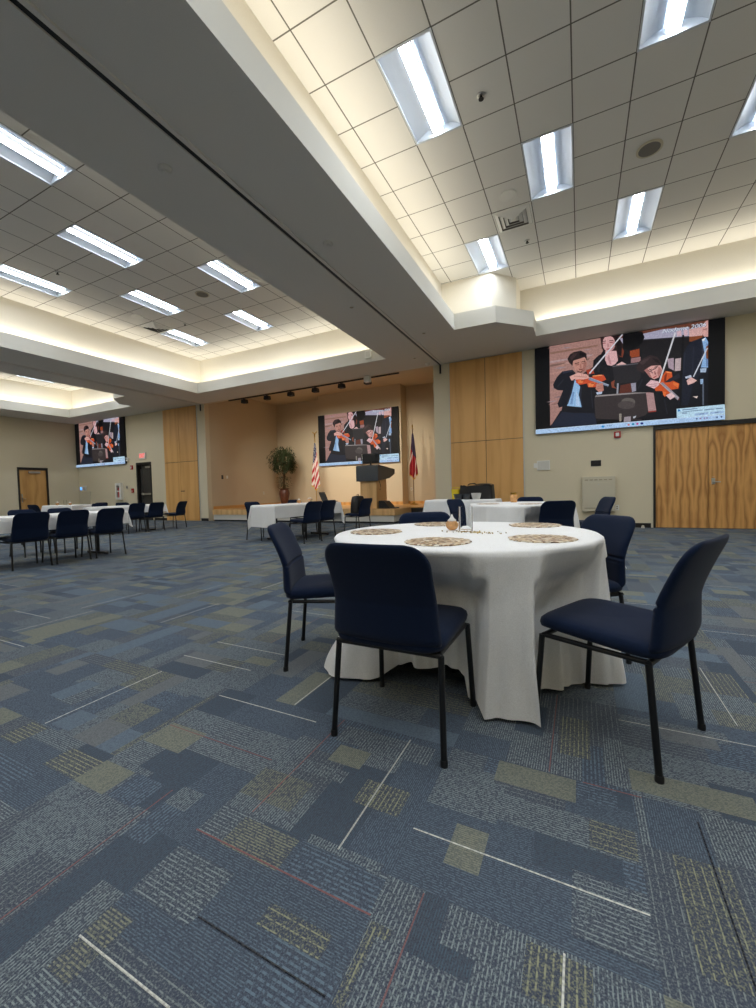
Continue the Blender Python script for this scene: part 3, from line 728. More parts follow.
# stage alcove
struct(MB().box(AL - .2, AL, YW + .2, YA + .2, 0, 4.95).build('wall_stage_left', M['tan']))
struct(MB().box(AR, AR + .2, YW + .2, YA + .2, 0, 4.95).build('wall_stage_right', M['tan']))
struct(MB().box(AL, AR, YA, YA + .2, 0, 4.95).build('wall_stage_back', M['tan']))
struct(MB().box(-9.69, -5.99, 14.2, YA, ST + .002, 4.93).build('wall_stage_center', M['tan']))
struct(MB().box(AL, AR, YW, YW + .16, S, 4.95).build('wall_stage_front', M['tan']))
struct(MB().box(AL, AR, YW + .16, YA, 4.93, 5.0).build('ceiling', M['tan']))
b = MB(); b.box(XL + .0, -16.5, YW - .012, YW, 0, .1); b.box(-15.4, -14.66, YW - .012, YW, 0, .1); b.box(-12.72, AL, YW - .012, YW, 0, .1)
b.box(AR, -3.12, YW - .012, YW, 0, .1); b.box(-1.22, 1.40, YW - .012, YW, 0, .1); b.box(3.43, XR, YW - .012, YW, 0, .1)
struct(b.build('baseboard_front', M['darkframe']))
b = MB(); b.box(XL, XL + .012, YB, 8.42, 0, .1); b.box(XL, XL + .012, 9.59, YW - .012, 0, .1)
struct(b.build('baseboard_left', M['darkframe']))
b = MB(); b.box(-9.7, -5.98, 14.185, 14.2, ST, ST + .11); b.box(AL, -9.7, YA - .015, YA, ST, ST + .11); b.box(-5.98, AR, YA - .015, YA, ST, ST + .11); b.box(AL, AL + .015, 11.0, YA - .015, ST, ST + .11)
struct(b.build('baseboard_stage', M['deck']))
# operable partition tracks
for nm, x in (('trim_4', -3.345), ('trim_5', -12.53)):
    t = MB(); t.box(x - .075, x - .03, YB, YW - .03, S - .022, S); t.box(x + .03, x + .075, YB, YW - .03, S - .022, S)
    o = struct(t.build(nm, M['soffit']))
    k = MB().box(x - .03, x + .03, YB, YW - .03, S - .006, S - .001).build('track_slot', M['black'], o)
    MB().box(x - .02, x + .02, YW - .03, YW - .005, S - .25, S - .002).build('track_bracket', M['darkframe'], o)
# pocket doors of the partition
def pocket(nm, x0, x1, zs, hx=None, xs=None):
    o = struct(MB().box(x0 - .03, x1 + .03, YW - .018, YW, 0.0, S - .01).build(nm, M['alu'])); o.data.materials[0] = M['trimpaint']
    xs = xs or (x0 + x1) / 2
    for a, b2 in ((x0, xs - .006), (xs + .006, x1)):
        for z0, z1 in ((.012, zs - .006), (zs + .006, S - .02)):
            p = MB().box(a, b2, YW - .045, YW - .018, z0, z1).build('door_panel', M['panelwood'], o, bevel=.003)
    MB().box(x0, x1, YW - .03, YW - .0181, .012, S - .02).build('seam_backing', M['darkframe'], o)
    if hx: MB().box(hx - .1, hx + .1, YW - .056, YW - .045, 1.12, 1.15).build('pull_handle', M['darkframe'], o)
pocket('door_1', -3.09, -1.255, 2.19, None, -2.16)
pocket('door_2', -14.6, -12.77, 2.25, -13.62, -13.72)
# double door under the large screen
d = MB(); d.box(1.445, 1.487, YW - .03, YW + .1, 0, 2.235); d.box(3.343, 3.385, YW - .03, YW + .1, 0, 2.235); d.box(1.487, 3.343, YW - .03, YW + .1, 2.145, 2.235)
dd = struct(d.build('door_3', M['darkframe']))
for a, b2 in ((1.49, 2.409), (2.416, 3.34)): MB().box(a, b2, YW + .01, YW + .055, .008, 2.142).build('door_leaf', M['doorwood'], dd, bevel=.002)
MB().box(2.409, 2.416, YW + .03, YW + .05, .008, 2.142).build('seam_backing', M['black'], dd)
h = MB(); h.box(2.465, 2.525, YW - .004, YW + .01, .93, 1.06); h.tube([(2.495, YW - .004, .98), (2.495, YW - .06, .98), (2.60, YW - .065, .975)], .011); h.lathe([(.022, 1.085), (.022, 1.09)], 12, 2.495, YW)
h.build('lever_handle', M['alu'], dd, smooth=True, angle=40)
# single wooden door in the left wall
d = MB(); d.box(XL - .1, XL + .03, 8.47, 8.53, 0, 2.30); d.box(XL - .1, XL + .03, 9.48, 9.54, 0, 2.30); d.box(XL - .1, XL + .03, 8.53, 9.48, 2.20, 2.30)
dd = struct(d.build('door_4', M['darkframe']))
MB().box(XL - .055, XL - .01, 8.535, 9.475, .008, 2.195).build('door_leaf', M['leafwood'], dd)
MB().box(XL - .01, XL + .06, 8.85, 9.25, 2.06, 2.14).build('door_closer', M['alu'], dd)
hm = MB(); hm.box(XL - .01, XL + .004, 8.575, 8.615, .85, 1.2); hm.tube([(XL, 8.595, 1.0), (XL + .05, 8.595, 1.0), (XL + .055, 8.70, .995)], .011); hm.build('lever_handle', M['alu'], dd, smooth=True, angle=40)
# dark exit door beside the left pocket door
d = MB(); d.box(-16.42, -16.34, YW - .02, YW + .2, 0, 2.36); d.box(-15.55, -15.48, YW - .02, YW + .2, 0, 2.36); d.box(-16.34, -15.55, YW - .02, YW + .2, 2.27, 2.36)
dd = struct(d.build('door_5', M['darkframe']))
MB().box(-16.34, -15.55, YW + .12, YW + .17, .008, 2.265).build('door_leaf', M['darkdoor'], dd)
MB().box(-15.95, -15.6, YW + .05, YW + .12, 2.13, 2.2).build('door_closer', M['alu'], dd)
MB().box(-16.25, -15.58, YW + .04, YW + .09, 1.03, 1.10).box(-16.25, -16.17, YW + .09, YW + .12, 1.02, 1.11).box(-15.66, -15.58, YW + .09, YW + .12, 1.02, 1.11).build('push_bar', M['alu'], dd, bevel=.006)
MB().box(-16.315, -16.285, YW + .1, YW + .12, .3, 2.1).build('edge_strip', M['alu'], dd)
# ------------------------------------------------------------------ chairs
def seat_mesh():
    m = MB(); N = 22
    W, D = .232, .235
    def outline(a):      # superellipse seat outline
        c, s = math.cos(a), math.sin(a); e = 2 / 6.5
        return (W * abs(c) ** e * (1 if c >= 0 else -1), D * abs(s) ** e * (1 if s >= 0 else -1))
    n = 48
    prof = [(0, .443), (.5, .448), (.80, .449), (.93, .443), (.985, .432), (1.0, .418), (.985, .403), (.93, .394), (.6, .392), (0, .392)]
    v = []; f = []
    for k, (s, z) in enumerate(prof):
        for j in range(n):
            x, y = outline(2 * PI * j / n)
            zz = z + .022 * (y * s + D) / (2 * D) - (.012 * max(0, (y * s) / D) ** 4 if z > .40 else 0)      # waterfall front
            v.append((x * s, y * s, zz))
    for k in range(len(prof) - 1):
        for j in range(n): f.append((k * n + j, k * n + (j + 1) % n, (k + 1) * n + (j + 1) % n, (k + 1) * n + j))
    f = [tuple(reversed(q)) for q in f]
    m.add(v, f); return m
def back_mesh():
    m = MB(); nu, nv = 20, 26
    z0, z1 = .412, .808; H = z1 - z0
    def half(v):
        z = v * H; w = .232 - .012 * v - .010 * math.sin(PI * v)
        r = .085; d = H - z
        if d < r: w = w - r + math.sqrt(max(0, r * r - (r - d) ** 2))
        r = .035
        if z < r: w = w - r + math.sqrt(max(0, r * r - (r - z) ** 2))
        return w
    def mid(x, v):
        y = -.232 - .006 * v
        if v > .40: y -= .092 * ((v - .40) / .60) ** 1.25
        if v < .12: y += .02 * (1 - v / .12) ** 2
        return y + .5 * x * x * (1 - .3 * v)
    def th(u, v):
        e = max(0, 1 - abs(u) ** 7) ** .4
        b = min(1, (1 - v) / .10, (v + .0001) / .07); b = math.sqrt(max(0, 1 - (1 - max(0, b)) ** 2))
        t = (.030 - .010 * v) * e * b
        return t
    def front(i, j):
        u, v = i * 2 - 1, j
        x = u * half(v); t = th(u, v)
        groove = .011 * math.exp(-((v - .43) / .016) ** 2) + .003 * math.exp(-((v - .37) / .012) ** 2)
        return (x, mid(x, v) + max(0, t - groove * (1 if abs(u) < .97 else .2)), z0 + v * H)
    def rear(i, j):
        u, v = 1 - i * 2, j
        x = u * half(v); return (x, mid(x, v) - th(u, v) * .8, z0 + v * H)
    m.grid(front, nu * 2, nv * 3); m.grid(rear, nu * 2, nv * 3)
    return m
def leg_mesh(sx, sy):
    m = MB(); x, y = sx * .2325, sy * .226
    top = (sx * .218, .198 if sy > 0 else -.190, .384)
    m.tube([top, (x, y, .004)], .0118, 10); return m
CH = {}
def make_chair():
    t = thing('stacking_chair', '', 'chair', group='navy stacking chairs')
    f = MB()
    for sx in (-1, 1): f.tube([(sx * .205, -.186, .383), (sx * .205, .0, .380), (sx * .207, .200, .380)], .0105, 8)
    f.tube([(-.224, -.192, .386), (.224, -.192, .386)], .0115, 8)
    f.tube([(-.213, .196, .380), (.213, .196, .380)], .0105, 8)
    f.build('frame', M['blackmetal'], t, smooth=True, angle=50)
    seat_mesh().build('seat', M['navy'], t, smooth=True)
    bm_ = back_mesh().build('backrest', M['navy'], t, smooth=True)
    wl = bm_.modifiers.new('weld', 'WELD'); wl.merge_threshold = .0006
    for sx in (-1, 1):
        for sy in (-1, 1):
            l = leg_mesh(sx, sy).build('leg', M['blackmetal'], t, smooth=True, angle=50)
            MB().lathe([(.0138, 0), (.0142, .006), (.0138, .02), (.0125, .024)], 10, sx * .2325, sy * .226).build('foot_glide', M['black'], l, smooth=True, angle=50)
    return t
chair0 = make_chair(); chair_first = True; SEATS = []
def chair(x, y, d, label, group):
    global chair_first
    o = chair0 if chair_first else copy_tree(chair0); chair_first = False
    SEATS.append((x, y, d[0], d[1]))
    o.location = (x, y, 0); o.rotation_euler = (0, 0, heading(d)); o['label'] = label; o['group'] = group
    return o
G1, G2, G3, G4 = 'chairs around the near round table', 'chairs around the far round table', 'chairs at the table before the stage', 'chairs at the tables on the left'
chair(-.678, 1.605, (.0, 1), 'navy chair with its back to us in front of the near round table', G1)
chair(-1.376, 2.084, (.91, .42), 'navy chair at the left side of the near round table, turned right', G1)
chair(.128, 1.905, (-.90, .435), 'navy chair seen from the side at the right front of the near round table', G1)
chair(-.085, 2.66, (-.80, -.60), 'navy chair behind the right edge of the near round table, facing us', G1)
chair(-.975, 2.86, (.5, -.86), 'navy chair of which only the back top shows behind the near round table', G1)
chair(-1.62, 6.62, (.92, -.38), 'navy chair at the left end of the far round table, near the glass vase', G2)
chair(-.36, 5.74, (-.42, .9), 'navy chair with its back to us in front of the far round table', G2)
chair(-.76, 7.13, (.03, -1), 'navy chair behind the far round table by the amber jar', G2)
chair(.09, 6.70, (-.92, -.38), 'navy chair seen edge-on in front of the beige wall cabinet', G2)
chair(-6.14, 6.75, (1, -.1), 'navy chair on the left of the table before the stage, below the potted tree', G3)
chair(-5.95, 7.95, (.98, -.2), 'navy chair behind the table before the stage, mostly hidden by it', G3)
chair(-4.90, 6.60, (-.98, .2), 'nearest navy chair on the right of the table before the stage', G3)
chair(-5.0, 7.27, (-.98, .2), 'navy chair drawn up beside the open laptop', G3)
chair(-4.72, 8.42, (-.97, .12), 'navy chair with a black backpack on its seat', G3)
for (y, l) in ((3.03, 'nearest navy chair of the left row, at the photo edge'), (3.57, 'middle navy chair of the three with backs to us at the left table'), (4.13, 'navy chair at the far end of the left row of three, by the cloth corner')):
    chair(-7.05 - .235, y, (-1, .03), l, G4)
chair(-8.72, 3.75, (1, .05), 'navy chair across the near left table, below the wooden door', G4)
chair(-8.55, 4.27, (1, .05), 'navy chair across the left table, seen over the middle chair of the row', G4)
chair(-10.7, 4.18, (.33, .94), 'navy chair seen edge-on at the far left photo edge', G4)
chair(-10.9, 6.95, (-1, .05), 'navy chair below the fire extinguisher cabinet, back to us', G4)
chair(-10.88, 7.5, (-1, .05), 'navy chair with its back to us before the dark exit door', G4)
chair(-11.0, 8.32, (-.95, -.30), 'navy chair in front of the left wooden panels, its seat side showing', G4)
chair(-12.3, 7.75, (1, 0), 'navy chair beyond the white table, left of the dark exit door', G4)
chair(-12.35, 7.1, (1, 0), 'navy chair whose back top shows between the two left tables', G4)
chair(-15.45, 6.95, (-.25, .97), 'navy chair in front of the left wooden door with back to us', G4)
chair(-14.9, 8.3, (-1, .1), 'navy chair at the right end of the far left table', G4)

# ------------------------------------------------------------------ round tables
def lerp_table(tab, deg):
    n = len(tab)
    for i in range(n):
        a0, r0 = tab[i]; a1, r1 = tab[(i + 1) % n]
        if i == n - 1: a1 += 360
        d = deg if deg >= tab[0][0] else deg + 360
        if a0 <= d <= a1:
            t = (d - a0) / (a1 - a0); t = t * t * (3 - 2 * t)
            return r0 + (r1 - r0) * t
    return tab[0][1]
def seat_entry(px, py, ca, sa, chairs, rmax):
    """distance from the table centre at which a ray meets a chair seat"""
    for (cx, cy, dx, dy) in chairs:
        n = math.hypot(dx, dy); dx, dy = dx / n, dy / n; r = .22
        while r < rmax:
            x, y = px + r * ca - cx, py + r * sa - cy
            if abs(x * dy - y * dx) < .250 and -.27 < x * dx + y * dy < .252: rmax = r; break
            r += .004
    return rmax
def round_cloth(name, c, R, top, mid, hem, label, seed, hemz=.008, chairs=(), sweep=()):
    rnd = random.Random(seed); ph = [rnd.uniform(0, 6.28) for _ in range(6)]
    m = MB(); nu, nv = 420, 46
    sm = (top - .44) / top
    lim = [seat_entry(c[0], c[1], math.cos(2 * PI * k / nu), math.sin(2 * PI * k / nu), chairs, 1.2) for k in range(nu)]
    def fn(i, j):
        a = 2 * PI * i; deg = math.degrees(a); deg = deg - 360 if deg > 180 else deg
        rm, rh = lerp_table(mid, deg), lerp_table(hem, deg)
        s = j
        d0, d1 = (rm - R) / sm, (rh - rm) / (1 - sm); mt = (d0 * (1 - sm) + d1 * sm) * .9
        if s < sm:
            t, w_, p0, p1, q0, q1 = s / sm, sm, R + .006, rm, d0 * .75, mt
        else:
            t, w_, p0, p1, q0, q1 = (s - sm) / (1 - sm), 1 - sm, rm, rh, mt, d1 * .6
        r = p0 * (2 * t ** 3 - 3 * t * t + 1) + q0 * w_ * (t ** 3 - 2 * t * t + t) + p1 * (3 * t * t - 2 * t ** 3) + q1 * w_ * (t ** 3 - t * t)
        rip = s * (.010 * math.sin(11 * a + ph[0] + 2 * s) + .007 * math.sin(23 * a + ph[1]) + .004 * math.sin(41 * a + ph[2] + 3 * s))
        rip += .004 * math.sin(17 * a + ph[3]) * min(1, s * 6)
        # tension creases running from the table edge into the folds
        crease = .010 * math.sin(7 * a + ph[4] + 9 * s) * math.sin(PI * min(1, s * 1.6)) * (1 if rm < R - .08 else .35)
        fold = (max(0, math.sin(13 * a + ph[5] + .6 * math.sin(3 * a))) ** 2.2 - .3) * .030 * min(1, s * 2.2)
        r += rip + crease + fold
        lift = max(0, .58 - rh); hz = hemz + lift * (.50 + .07 * math.sin(9 * a + ph[2])) + .005 * (1 + math.sin(5 * a + ph[5]))
        z = top * (1 - s) + hz * s
        q = lim[int(round(i * nu)) % nu]
        if z < .64 and r > q:
            k = 1 if z < .50 else (.64 - z) / .14
            r += (q - r) * k * k * (3 - 2 * k)
        if s < .035: 
            q = s / .035; r = R - .012 + .018 * math.sin(q * PI / 2) + (r - R - .006) * q; z = top - .026 * (1 - math.cos(q * PI / 2))
        if z < .40:           # loose folds swing sideways near the floor
            w_ = 1 - z / .40; w_ = w_ * w_ * (3 - 2 * w_)
            for a0, wd_, sh in sweep: a += math.radians(sh) * w_ * math.exp(-((deg - a0) / wd_) ** 2)
        return (r * math.cos(a), r * math.sin(a), z)
    m.grid(fn, nu, nv, closed_u=True)
    # flat top
    rings = [0.0] + [R * k / 8 for k in range(1, 8)]
    v = []; f = []
    base = len(m.v)
    pr = [(max(.0005, q), top) for q in rings]
    m.lathe(pr, nu // 6, cap=False)
    o_ = len(m.v)
    # join last ring to cloth edge
    ring_in = [(R * 7 / 8 * math.cos(2 * PI * k / nu), R * 7 / 8 * math.sin(2 * PI * k / nu), top) for k in range(nu)]
    ring_out = [(m.v[k][0], m.v[k][1], m.v[k][2]) for k in range(nu)]
    m.add(ring_in + ring_out, [(k, nu + k, nu + (k + 1) % nu, (k + 1) % nu) for k in range(nu)])
    o = m.build(name, M['cloth'], smooth=True, fix=.0003)
    o.location = (c[0], c[1], 0)
    return tag(o, label, 'tablecloth')
def round_table(c, R, label):
    t = thing('round_table', label, 'table', (c[0], c[1], 0))
    MB().lathe([(R - .05, .722), (R - .022, .723), (R - .020, .736), (R - .03, .738)], 48).build('tabletop', M['beige2'], t, smooth=True, angle=40)
    for a in (0, PI / 2, PI, 3 * PI / 2):
        MB().tube([(.28 * math.cos(a), .28 * math.sin(a), .722), (.17 * math.cos(a), .17 * math.sin(a), .0)], .014, 8).build('leg', M['blackmetal'], t, smooth=True, angle=50)
    return t
R1 = .722
MID = [(-180, .56), (-172, .53), (-160, .55), (-150, .55), (-142, .55), (-137, .63), (-131, .62), (-125, .53), (-95, .475), (-75, .49), (-73, .53), (-70, .63), (-66, .69), (-60, .715), (-54, .715), (-50, .705), (-47, .63), (-44, .585), (-38, .555), (-29, .55), (-14, .575), (-8, .61), (-3, .70), (3, .77), (8, .72), (13, .64), (19, .55), (31, .44), (43, .53), (50, .72), (58, .79), (66, .77), (76, .80), (86, .79), (98, .76), (105, .66), (110, .55), (121, .45), (132, .55), (138, .68), (148, .79), (160, .78), (170, .66)]
HEM = [(-180, .62), (-172, .54), (-162, .56), (-150, .56), (-142.5, .57), (-139, .72), (-136, .79), (-132, .75), (-128, .62), (-123, .47), (-114, .40), (-95, .39), (-84, .38), (-78, .38), (-74, .41), (-71.5, .585), (-68, .64), (-63, .66), (-58, .685), (-53, .705), (-49.5, .715), (-46.5, .66), (-43, .56), (-34, .52), (-26, .54), (-18, .56), (-11, .585), (-6, .62), (-3, .74), (0, .83), (4, .84), (9, .76), (14, .66), (20, .56), (31, .42), (43, .52), (50, .74), (57, .84), (64, .76), (72, .84), (82, .86), (90, .78), (99, .78), (106, .64), (121, .42), (134, .58), (141, .76), (149, .83), (157, .76), (165, .81), (172, .74)]
TC = (-.62, 2.30)
round_table(TC, .719, 'round folding table hidden under the near white cloth')
round_cloth('tablecloth', TC, .722, .745, MID, HEM, 'white floor-length cloth on the near round table, falling in deep folds', 3, chairs=SEATS[:5], sweep=[(-135.5, 5.5, -12), (-54.5, 3.5, 3.2), (-66, 3, -1.2)])
T2 = (-.79, 6.29)
def recess(dirs, seed, R=.765):
    rnd = random.Random(seed); mid, hem = [], []
    for k in range(72):
        a = -180 + 5 * k; w = .5 + .5 * math.cos(math.radians(a) * 10 + seed)
        rm, rh = .77 + .02 * w, .78 + .12 * w
        for d, rr in dirs:
            dd = abs((a - d + 180) % 360 - 180)
            q = max(0, min(1, (30 - dd) / 14)); rm = rm + (rr - rm) * q; rh = rh + (rr - .02 - rh) * q
        mid.append((a, rm)); hem.append((a, rh))
    return mid, hem
m2, h2 = recess([(177, .50), (-52, .42), (88, .55), (24, .70)], 5)
round_table(T2, .72, 'round folding table hidden under the far white cloth')
round_cloth('tablecloth', T2, .725, .745, m2, h2, 'white cloth on the far round table beside the wooden pocket doors', 9, chairs=SEATS[5:9])
# placemats
def placemat(x, y, r, label, seed, z=.7465):
    rnd = random.Random(seed); n = 90; v = [(0, 0, .005)]; f = []
    rad = [r * (1 + rnd.uniform(-.045, .035)) for _ in range(n)]
    m = MB()
    top = [(rad[k] * math.cos(2 * PI * k / n), rad[k] * math.sin(2 * PI * k / n), .004) for k in range(n)]
    midr = [(rad[k] * .6 * math.cos(2 * PI * k / n), rad[k] * .6 * math.sin(2 * PI * k / n), .0055) for k in range(n)]
    bot = [(p[0], p[1], 0) for p in top]
    v = top + midr + bot + [(0, 0, .0055)]
    f = [(k, (k + 1) % n, n + (k + 1) % n, n + k) for k in range(n)] + [(n + k, n + (k + 1) % n, 3 * n) for k in range(n)] + [(2 * n + k, 2 * n + (k + 1) % n, (k + 1) % n, k) for k in range(n)]
    f.append(tuple(range(3 * n - 1, 2 * n - 1, -1)))
    o = m.add(v, f).build('placemat', M['mat']); o.location = (x, y, z); o.rotation_euler = (0, 0, rnd.uniform(0, 6))
    return tag(o, label, 'placemat', 'round shell placemats')
placemat(-.605, 1.845, .155, 'round brown shell placemat nearest us on the near round table', 1)
placemat(-.165, 2.075, .152, 'round golden shell placemat on the right front of the near round table', 2)
placemat(-1.10, 2.185, .155, 'round brown shell placemat at the left rim of the near round table', 3)
placemat(-.26, 2.77, .155, 'round shell placemat at the right back of the near round table', 4)
placemat(-.90, 2.74, .155, 'round shell placemat half hidden behind the peach ornament', 5)
placemat(-1.22, 6.12, .16, 'round placemat on the left of the far round table', 6)
placemat(-.62, 6.02, .16, 'round placemat on the far round table before the dark chair back', 7)
# centrepiece
def ornament(x, y, z, s, label):
    t = thing('ornament', label, 'ornament', (x, y, z))
    m = MB()
    def fn(i, j):
        a = 2 * PI * i; ph = PI * (j - .5); rr = .036 * s * (math.cos(ph) ** .8 if math.cos(ph) > 0 else 0) * (1 + .07 * math.cos(8 * a))
        return (rr * math.cos(a), rr * math.sin(a), .030 * s + .030 * s * math.sin(ph))
    m.grid(fn, 40, 16, closed_u=True); m.build('body', M['peach'], t, smooth=True)
    MB().lathe([(.024 * s, .053 * s), (.026 * s, .060 * s), (.016 * s, .068 * s), (.009 * s, .078 * s), (.006 * s, .088 * s), (.001 * s, .095 * s)], 16).build('cap', M['white'], t, smooth=True)
    return t
ornament(-.69, 2.385, .7462, 1.0, 'peach ribbed glass ornament with a white pointed cap on the near round table')
v_ = thing('glass_vase', 'clear open glass cylinder vase on the near round table', 'vase', (-.595, 2.335, .7462))
m = MB(); pr = [(.0005, .0), (.038, 0), (.04, .004), (.04, .142), (.0365, .142), (.0365, .012), (.0005, .012)]
m.lathe(pr, 32, cap=False); m.build('glass_body', M['glass'], v_, smooth=True, angle=40)
bd = MB(); rb = random.Random(4)
for k in range(70):
    a = rb.uniform(0, 6.28); q = abs(rb.gauss(0, .075)); r = rb.uniform(.0025, .005)
    cx, cy = -.53 + q * math.cos(a) * 1.3, 2.27 + q * math.sin(a) * .6
    bd.lathe([(r * .2, 0), (r, r * .6), (r * .7, r * 1.5), (r * .1, r * 1.9)], 6, cx, cy)
o = bd.build('table_beads', M['bead'], smooth=True); o.location = (0, 0, .7462); tag(o, 'loose gold and clear beads scattered beside the glass vase', 'beads', kind='stuff')
j_ = thing('amber_jar', 'small amber glass jar with lid on the far round table', 'jar', (-.93, 6.66, .7465))
j_.scale = (1.25, 1.25, 1.2)
MB().lathe([(.03, 0), (.042, .006), (.045, .05), (.045, .085), (.036, .10)], 20).build('body', M['peach'], j_, smooth=True, angle=50)
MB().lathe([(.037, .10), (.038, .125), (.034, .128)], 20).build('lid', M['brass'], j_, smooth=True, angle=40)

# ------------------------------------------------------------------ rectangular tables
def rect_table(x, y, rot, L, Wd, label, over=.26, endover=None, cloth_label='', seed=1, floor_len=False, ripple=1.0):
    """long side along local y"""
    t = thing('banquet_table', label, 'table', (x, y, 0), rot)
    MB().box(-Wd / 2, Wd / 2, -L / 2, L / 2, .708, .735).build('tabletop', M['beige2'], t, bevel=.006)
    for sy in (-1, 1):
        yy = sy * (L / 2 - .30)
        m = MB(); m.box(-.035, .035, yy - .02, yy + .02, .045, .708).box(-.2, .2, yy - .03, yy + .03, .69, .708)
        m.prism([(-.29, .012), (-.27, .045), (.27, .045), (.29, .012)], 'y', yy - .025, yy + .025)
        l = m.build('leg', M['blackmetal'], t, bevel=.004)
        for sx in (-1, 1): MB().lathe([(.02, 0), (.02, .012)], 10, sx * .265, yy).build('foot_glide', M['black'], l)
    rnd = random.Random(seed); ph = [rnd.uniform(0, 6.28) for _ in range(8)]
    ex = over; ey = endover or over; top = .742
    m = MB(); nx, ny = 90, 150; hx, hy = Wd / 2 + .006, L / 2 + .006
    def fn(i, j):
        u, v = (i * 2 - 1) * (hx + ex), (j * 2 - 1) * (hy + ey)
        du, dv = max(0, abs(u) - hx), max(0, abs(v) - hy)
        su, sv = (1 if u > 0 else -1), (1 if v > 0 else -1)
        px, py = min(abs(u), hx), min(abs(v), hy); drop = math.hypot(du, dv) if du and dv else max(du, dv)
        kk = .004 * ripple
        if du and dv:       # hanging corner: gathers into one fold
            k = min(du, dv); px += .012 + .42 * k * dv / (du + dv) * 1.0; py += .012 + .42 * k * du / (du + dv) * 1.0
            drop = max(du, dv) + .26 * k
        elif du: px += .012 * min(1, du / .03) + du * (.05 + .10 * ripple * max(0, math.sin(9 * v + ph[0]) * .5 + math.sin(17 * v + ph[1]) * .3))
        elif dv: py += .012 * min(1, dv / .03) + dv * (.05 + .10 * ripple * max(0, math.sin(13 * u + ph[2]) * .5 + math.sin(23 * u + ph[3]) * .3))
        else: return (su * px, sv * py, top + kk * (math.sin(8 * u + ph[4]) * math.sin(5 * v + ph[5])) * .3)
        return (su * px, sv * py, max(.012, top - .004 - drop))
    m.grid(fn, nx, ny)
    o = m.build('tablecloth', M['cloth'], smooth=True); o.location = (x, y, 0); o.rotation_euler = (0, 0, rot)
    tag(o, cloth_label, 'tablecloth')
    return t
rect_table(-5.55, 7.25, -math.radians(12), 1.83, .76, 'folding table with black T-shaped legs before the stage', .25, .44, 'white cloth with a laptop on it, before the stage', 2)
rect_table(-7.64, 3.48, 0, 2.1, .76, 'folding table with black T-shaped legs behind the left row of three chairs', .22, .24, 'white cloth with a hanging corner behind the left row of three chairs', 4)
rect_table(-11.25, 7.05, 0, 1.75, .76, 'folding table with black T-shaped legs before the dark exit door', .2, .22, 'white cloth before the dark exit door and fire extinguisher cabinet', 6)
rect_table(-16.2, 8.1, PI / 2, 1.83, .76, 'folding table near the corner under the left screen', .25, .3, 'white cloth on the far left table below the left screen, with small ornaments', 8)
rect_table(-2.27, 8.75, PI / 2, 1.46, .7, 'buffet table against the wooden pocket doors by the stage', .715, .715, 'white floor-length cloth on the buffet table by the wooden pocket doors', 10, ripple=1.3)
# things on the table before the stage
ornament(-5.62, 7.38, .744, 1.25, 'peach ornament with white cap on the table before the stage')
b_ = thing('glass_globe', 'small clear glass globe beside the peach ornament before the stage', 'globe', (-5.5, 7.62, .744))
m = MB(); m.lathe([(.03, 0), (.03, .01)] + [(.055 * math.cos(a), .062 + .055 * math.sin(a)) for a in [(-PI / 2 + .5) + k * (PI - .9) / 10 for k in range(11)]], 20); m.build('body', M['glass'], b_, smooth=True)
lp = thing('laptop', 'open black laptop on the table before the stage', 'laptop', (-5.23, 8.05, .744), math.radians(100))
MB().box(-.17, .17, -.12, .12, 0, .018).build('base', M['black'], lp, bevel=.004)
s_ = MB().box(-.17, .17, -.006, .006, 0, .23).build('lid', M['black'], lp, bevel=.003); s_.location = (0, .125, .015); s_.rotation_euler = (-math.radians(22), 0, 0)
MB().box(-.155, .155, -.0075, -.006, .015, .215).build('display', M['grey'], s_)
# backpack on chair seat
bp = thing('backpack', 'black backpack sitting on a navy chair before the stage', 'backpack', (-4.72, 8.42, .474), heading((-.97, .12)))
m = MB()
def bpf(i, j):
    a = 2 * PI * i; h = j; rx = .19 * (1 - .25 * h ** 3) * (1 if h < .93 else math.sqrt(max(0.02, 1 - ((h - .93) / .07) ** 2)))
    ry = .13 * (1 - .35 * h ** 2) * (1 if h < .93 else math.sqrt(max(.02, 1 - ((h - .93) / .07) ** 2)))
    e = 2 / 3.5; c, s = math.cos(a), math.sin(a)
    return (rx * abs(c) ** e * (1 if c > 0 else -1), -.02 + ry * abs(s) ** e * (1 if s > 0 else -1), .40 * h)
m.grid(bpf, 32, 20, closed_u=True); m.build('body', M['black'], bp, smooth=True)
m = MB(); m.grid(lambda i, j: (.11 * (i * 2 - 1) * (1 - .2 * j), .055 + .045 * math.sin(PI * i) ** .5 * math.sin(PI * (.1 + .85 * j)) ** .6, .03 + .19 * j), 14, 8); m.build('front_pocket', M['grey'], bp, smooth=True); bp.children[-1].data.materials[0] = M['black']
MB().tube([(-.04, -.02, .385), (-.03, -.02, .425), (.03, -.02, .425), (.04, -.02, .385)], .008, 8).build('carry_loop', M['black'], bp, smooth=True)
# buffet items
bg = thing('insulated_bag', 'large black soft bag on the buffet table by the pocket doors', 'bag', (-1.98, 8.8, .745))
m = MB()
def bag(i, j):
    a = 2 * PI * i; e = 2 / 6; c, s = math.cos(a), math.sin(a); h = j; k = 1 - .06 * h
    return (.36 * k * abs(c) ** e * (1 if c > 0 else -1), .2 * k * abs(s) ** e * (1 if s > 0 else -1), .29 * h + .02 * h * math.sin(5 * a + 1) * .6)
m.grid(bag, 60, 10, closed_u=True); o_ = len(m.v); m.add([(0.34 * (q * 2 - 1), .19 * (r * 2 - 1), .289) for q in (0, 1) for r in (0, 1)], [(0, 2, 3, 1)])
m.build('body', M['black'], bg, smooth=True, angle=60)
m = MB(); m.grid(lambda i, j: ((i * 2 - 1) * .19 + .14, (j * 2 - 1) * .15, .30 + .028 * (1 - (i * 2 - 1) ** 4) * (1 - (j * 2 - 1) ** 4)), 14, 10); m.build('flap', M['black'], bg, smooth=True)
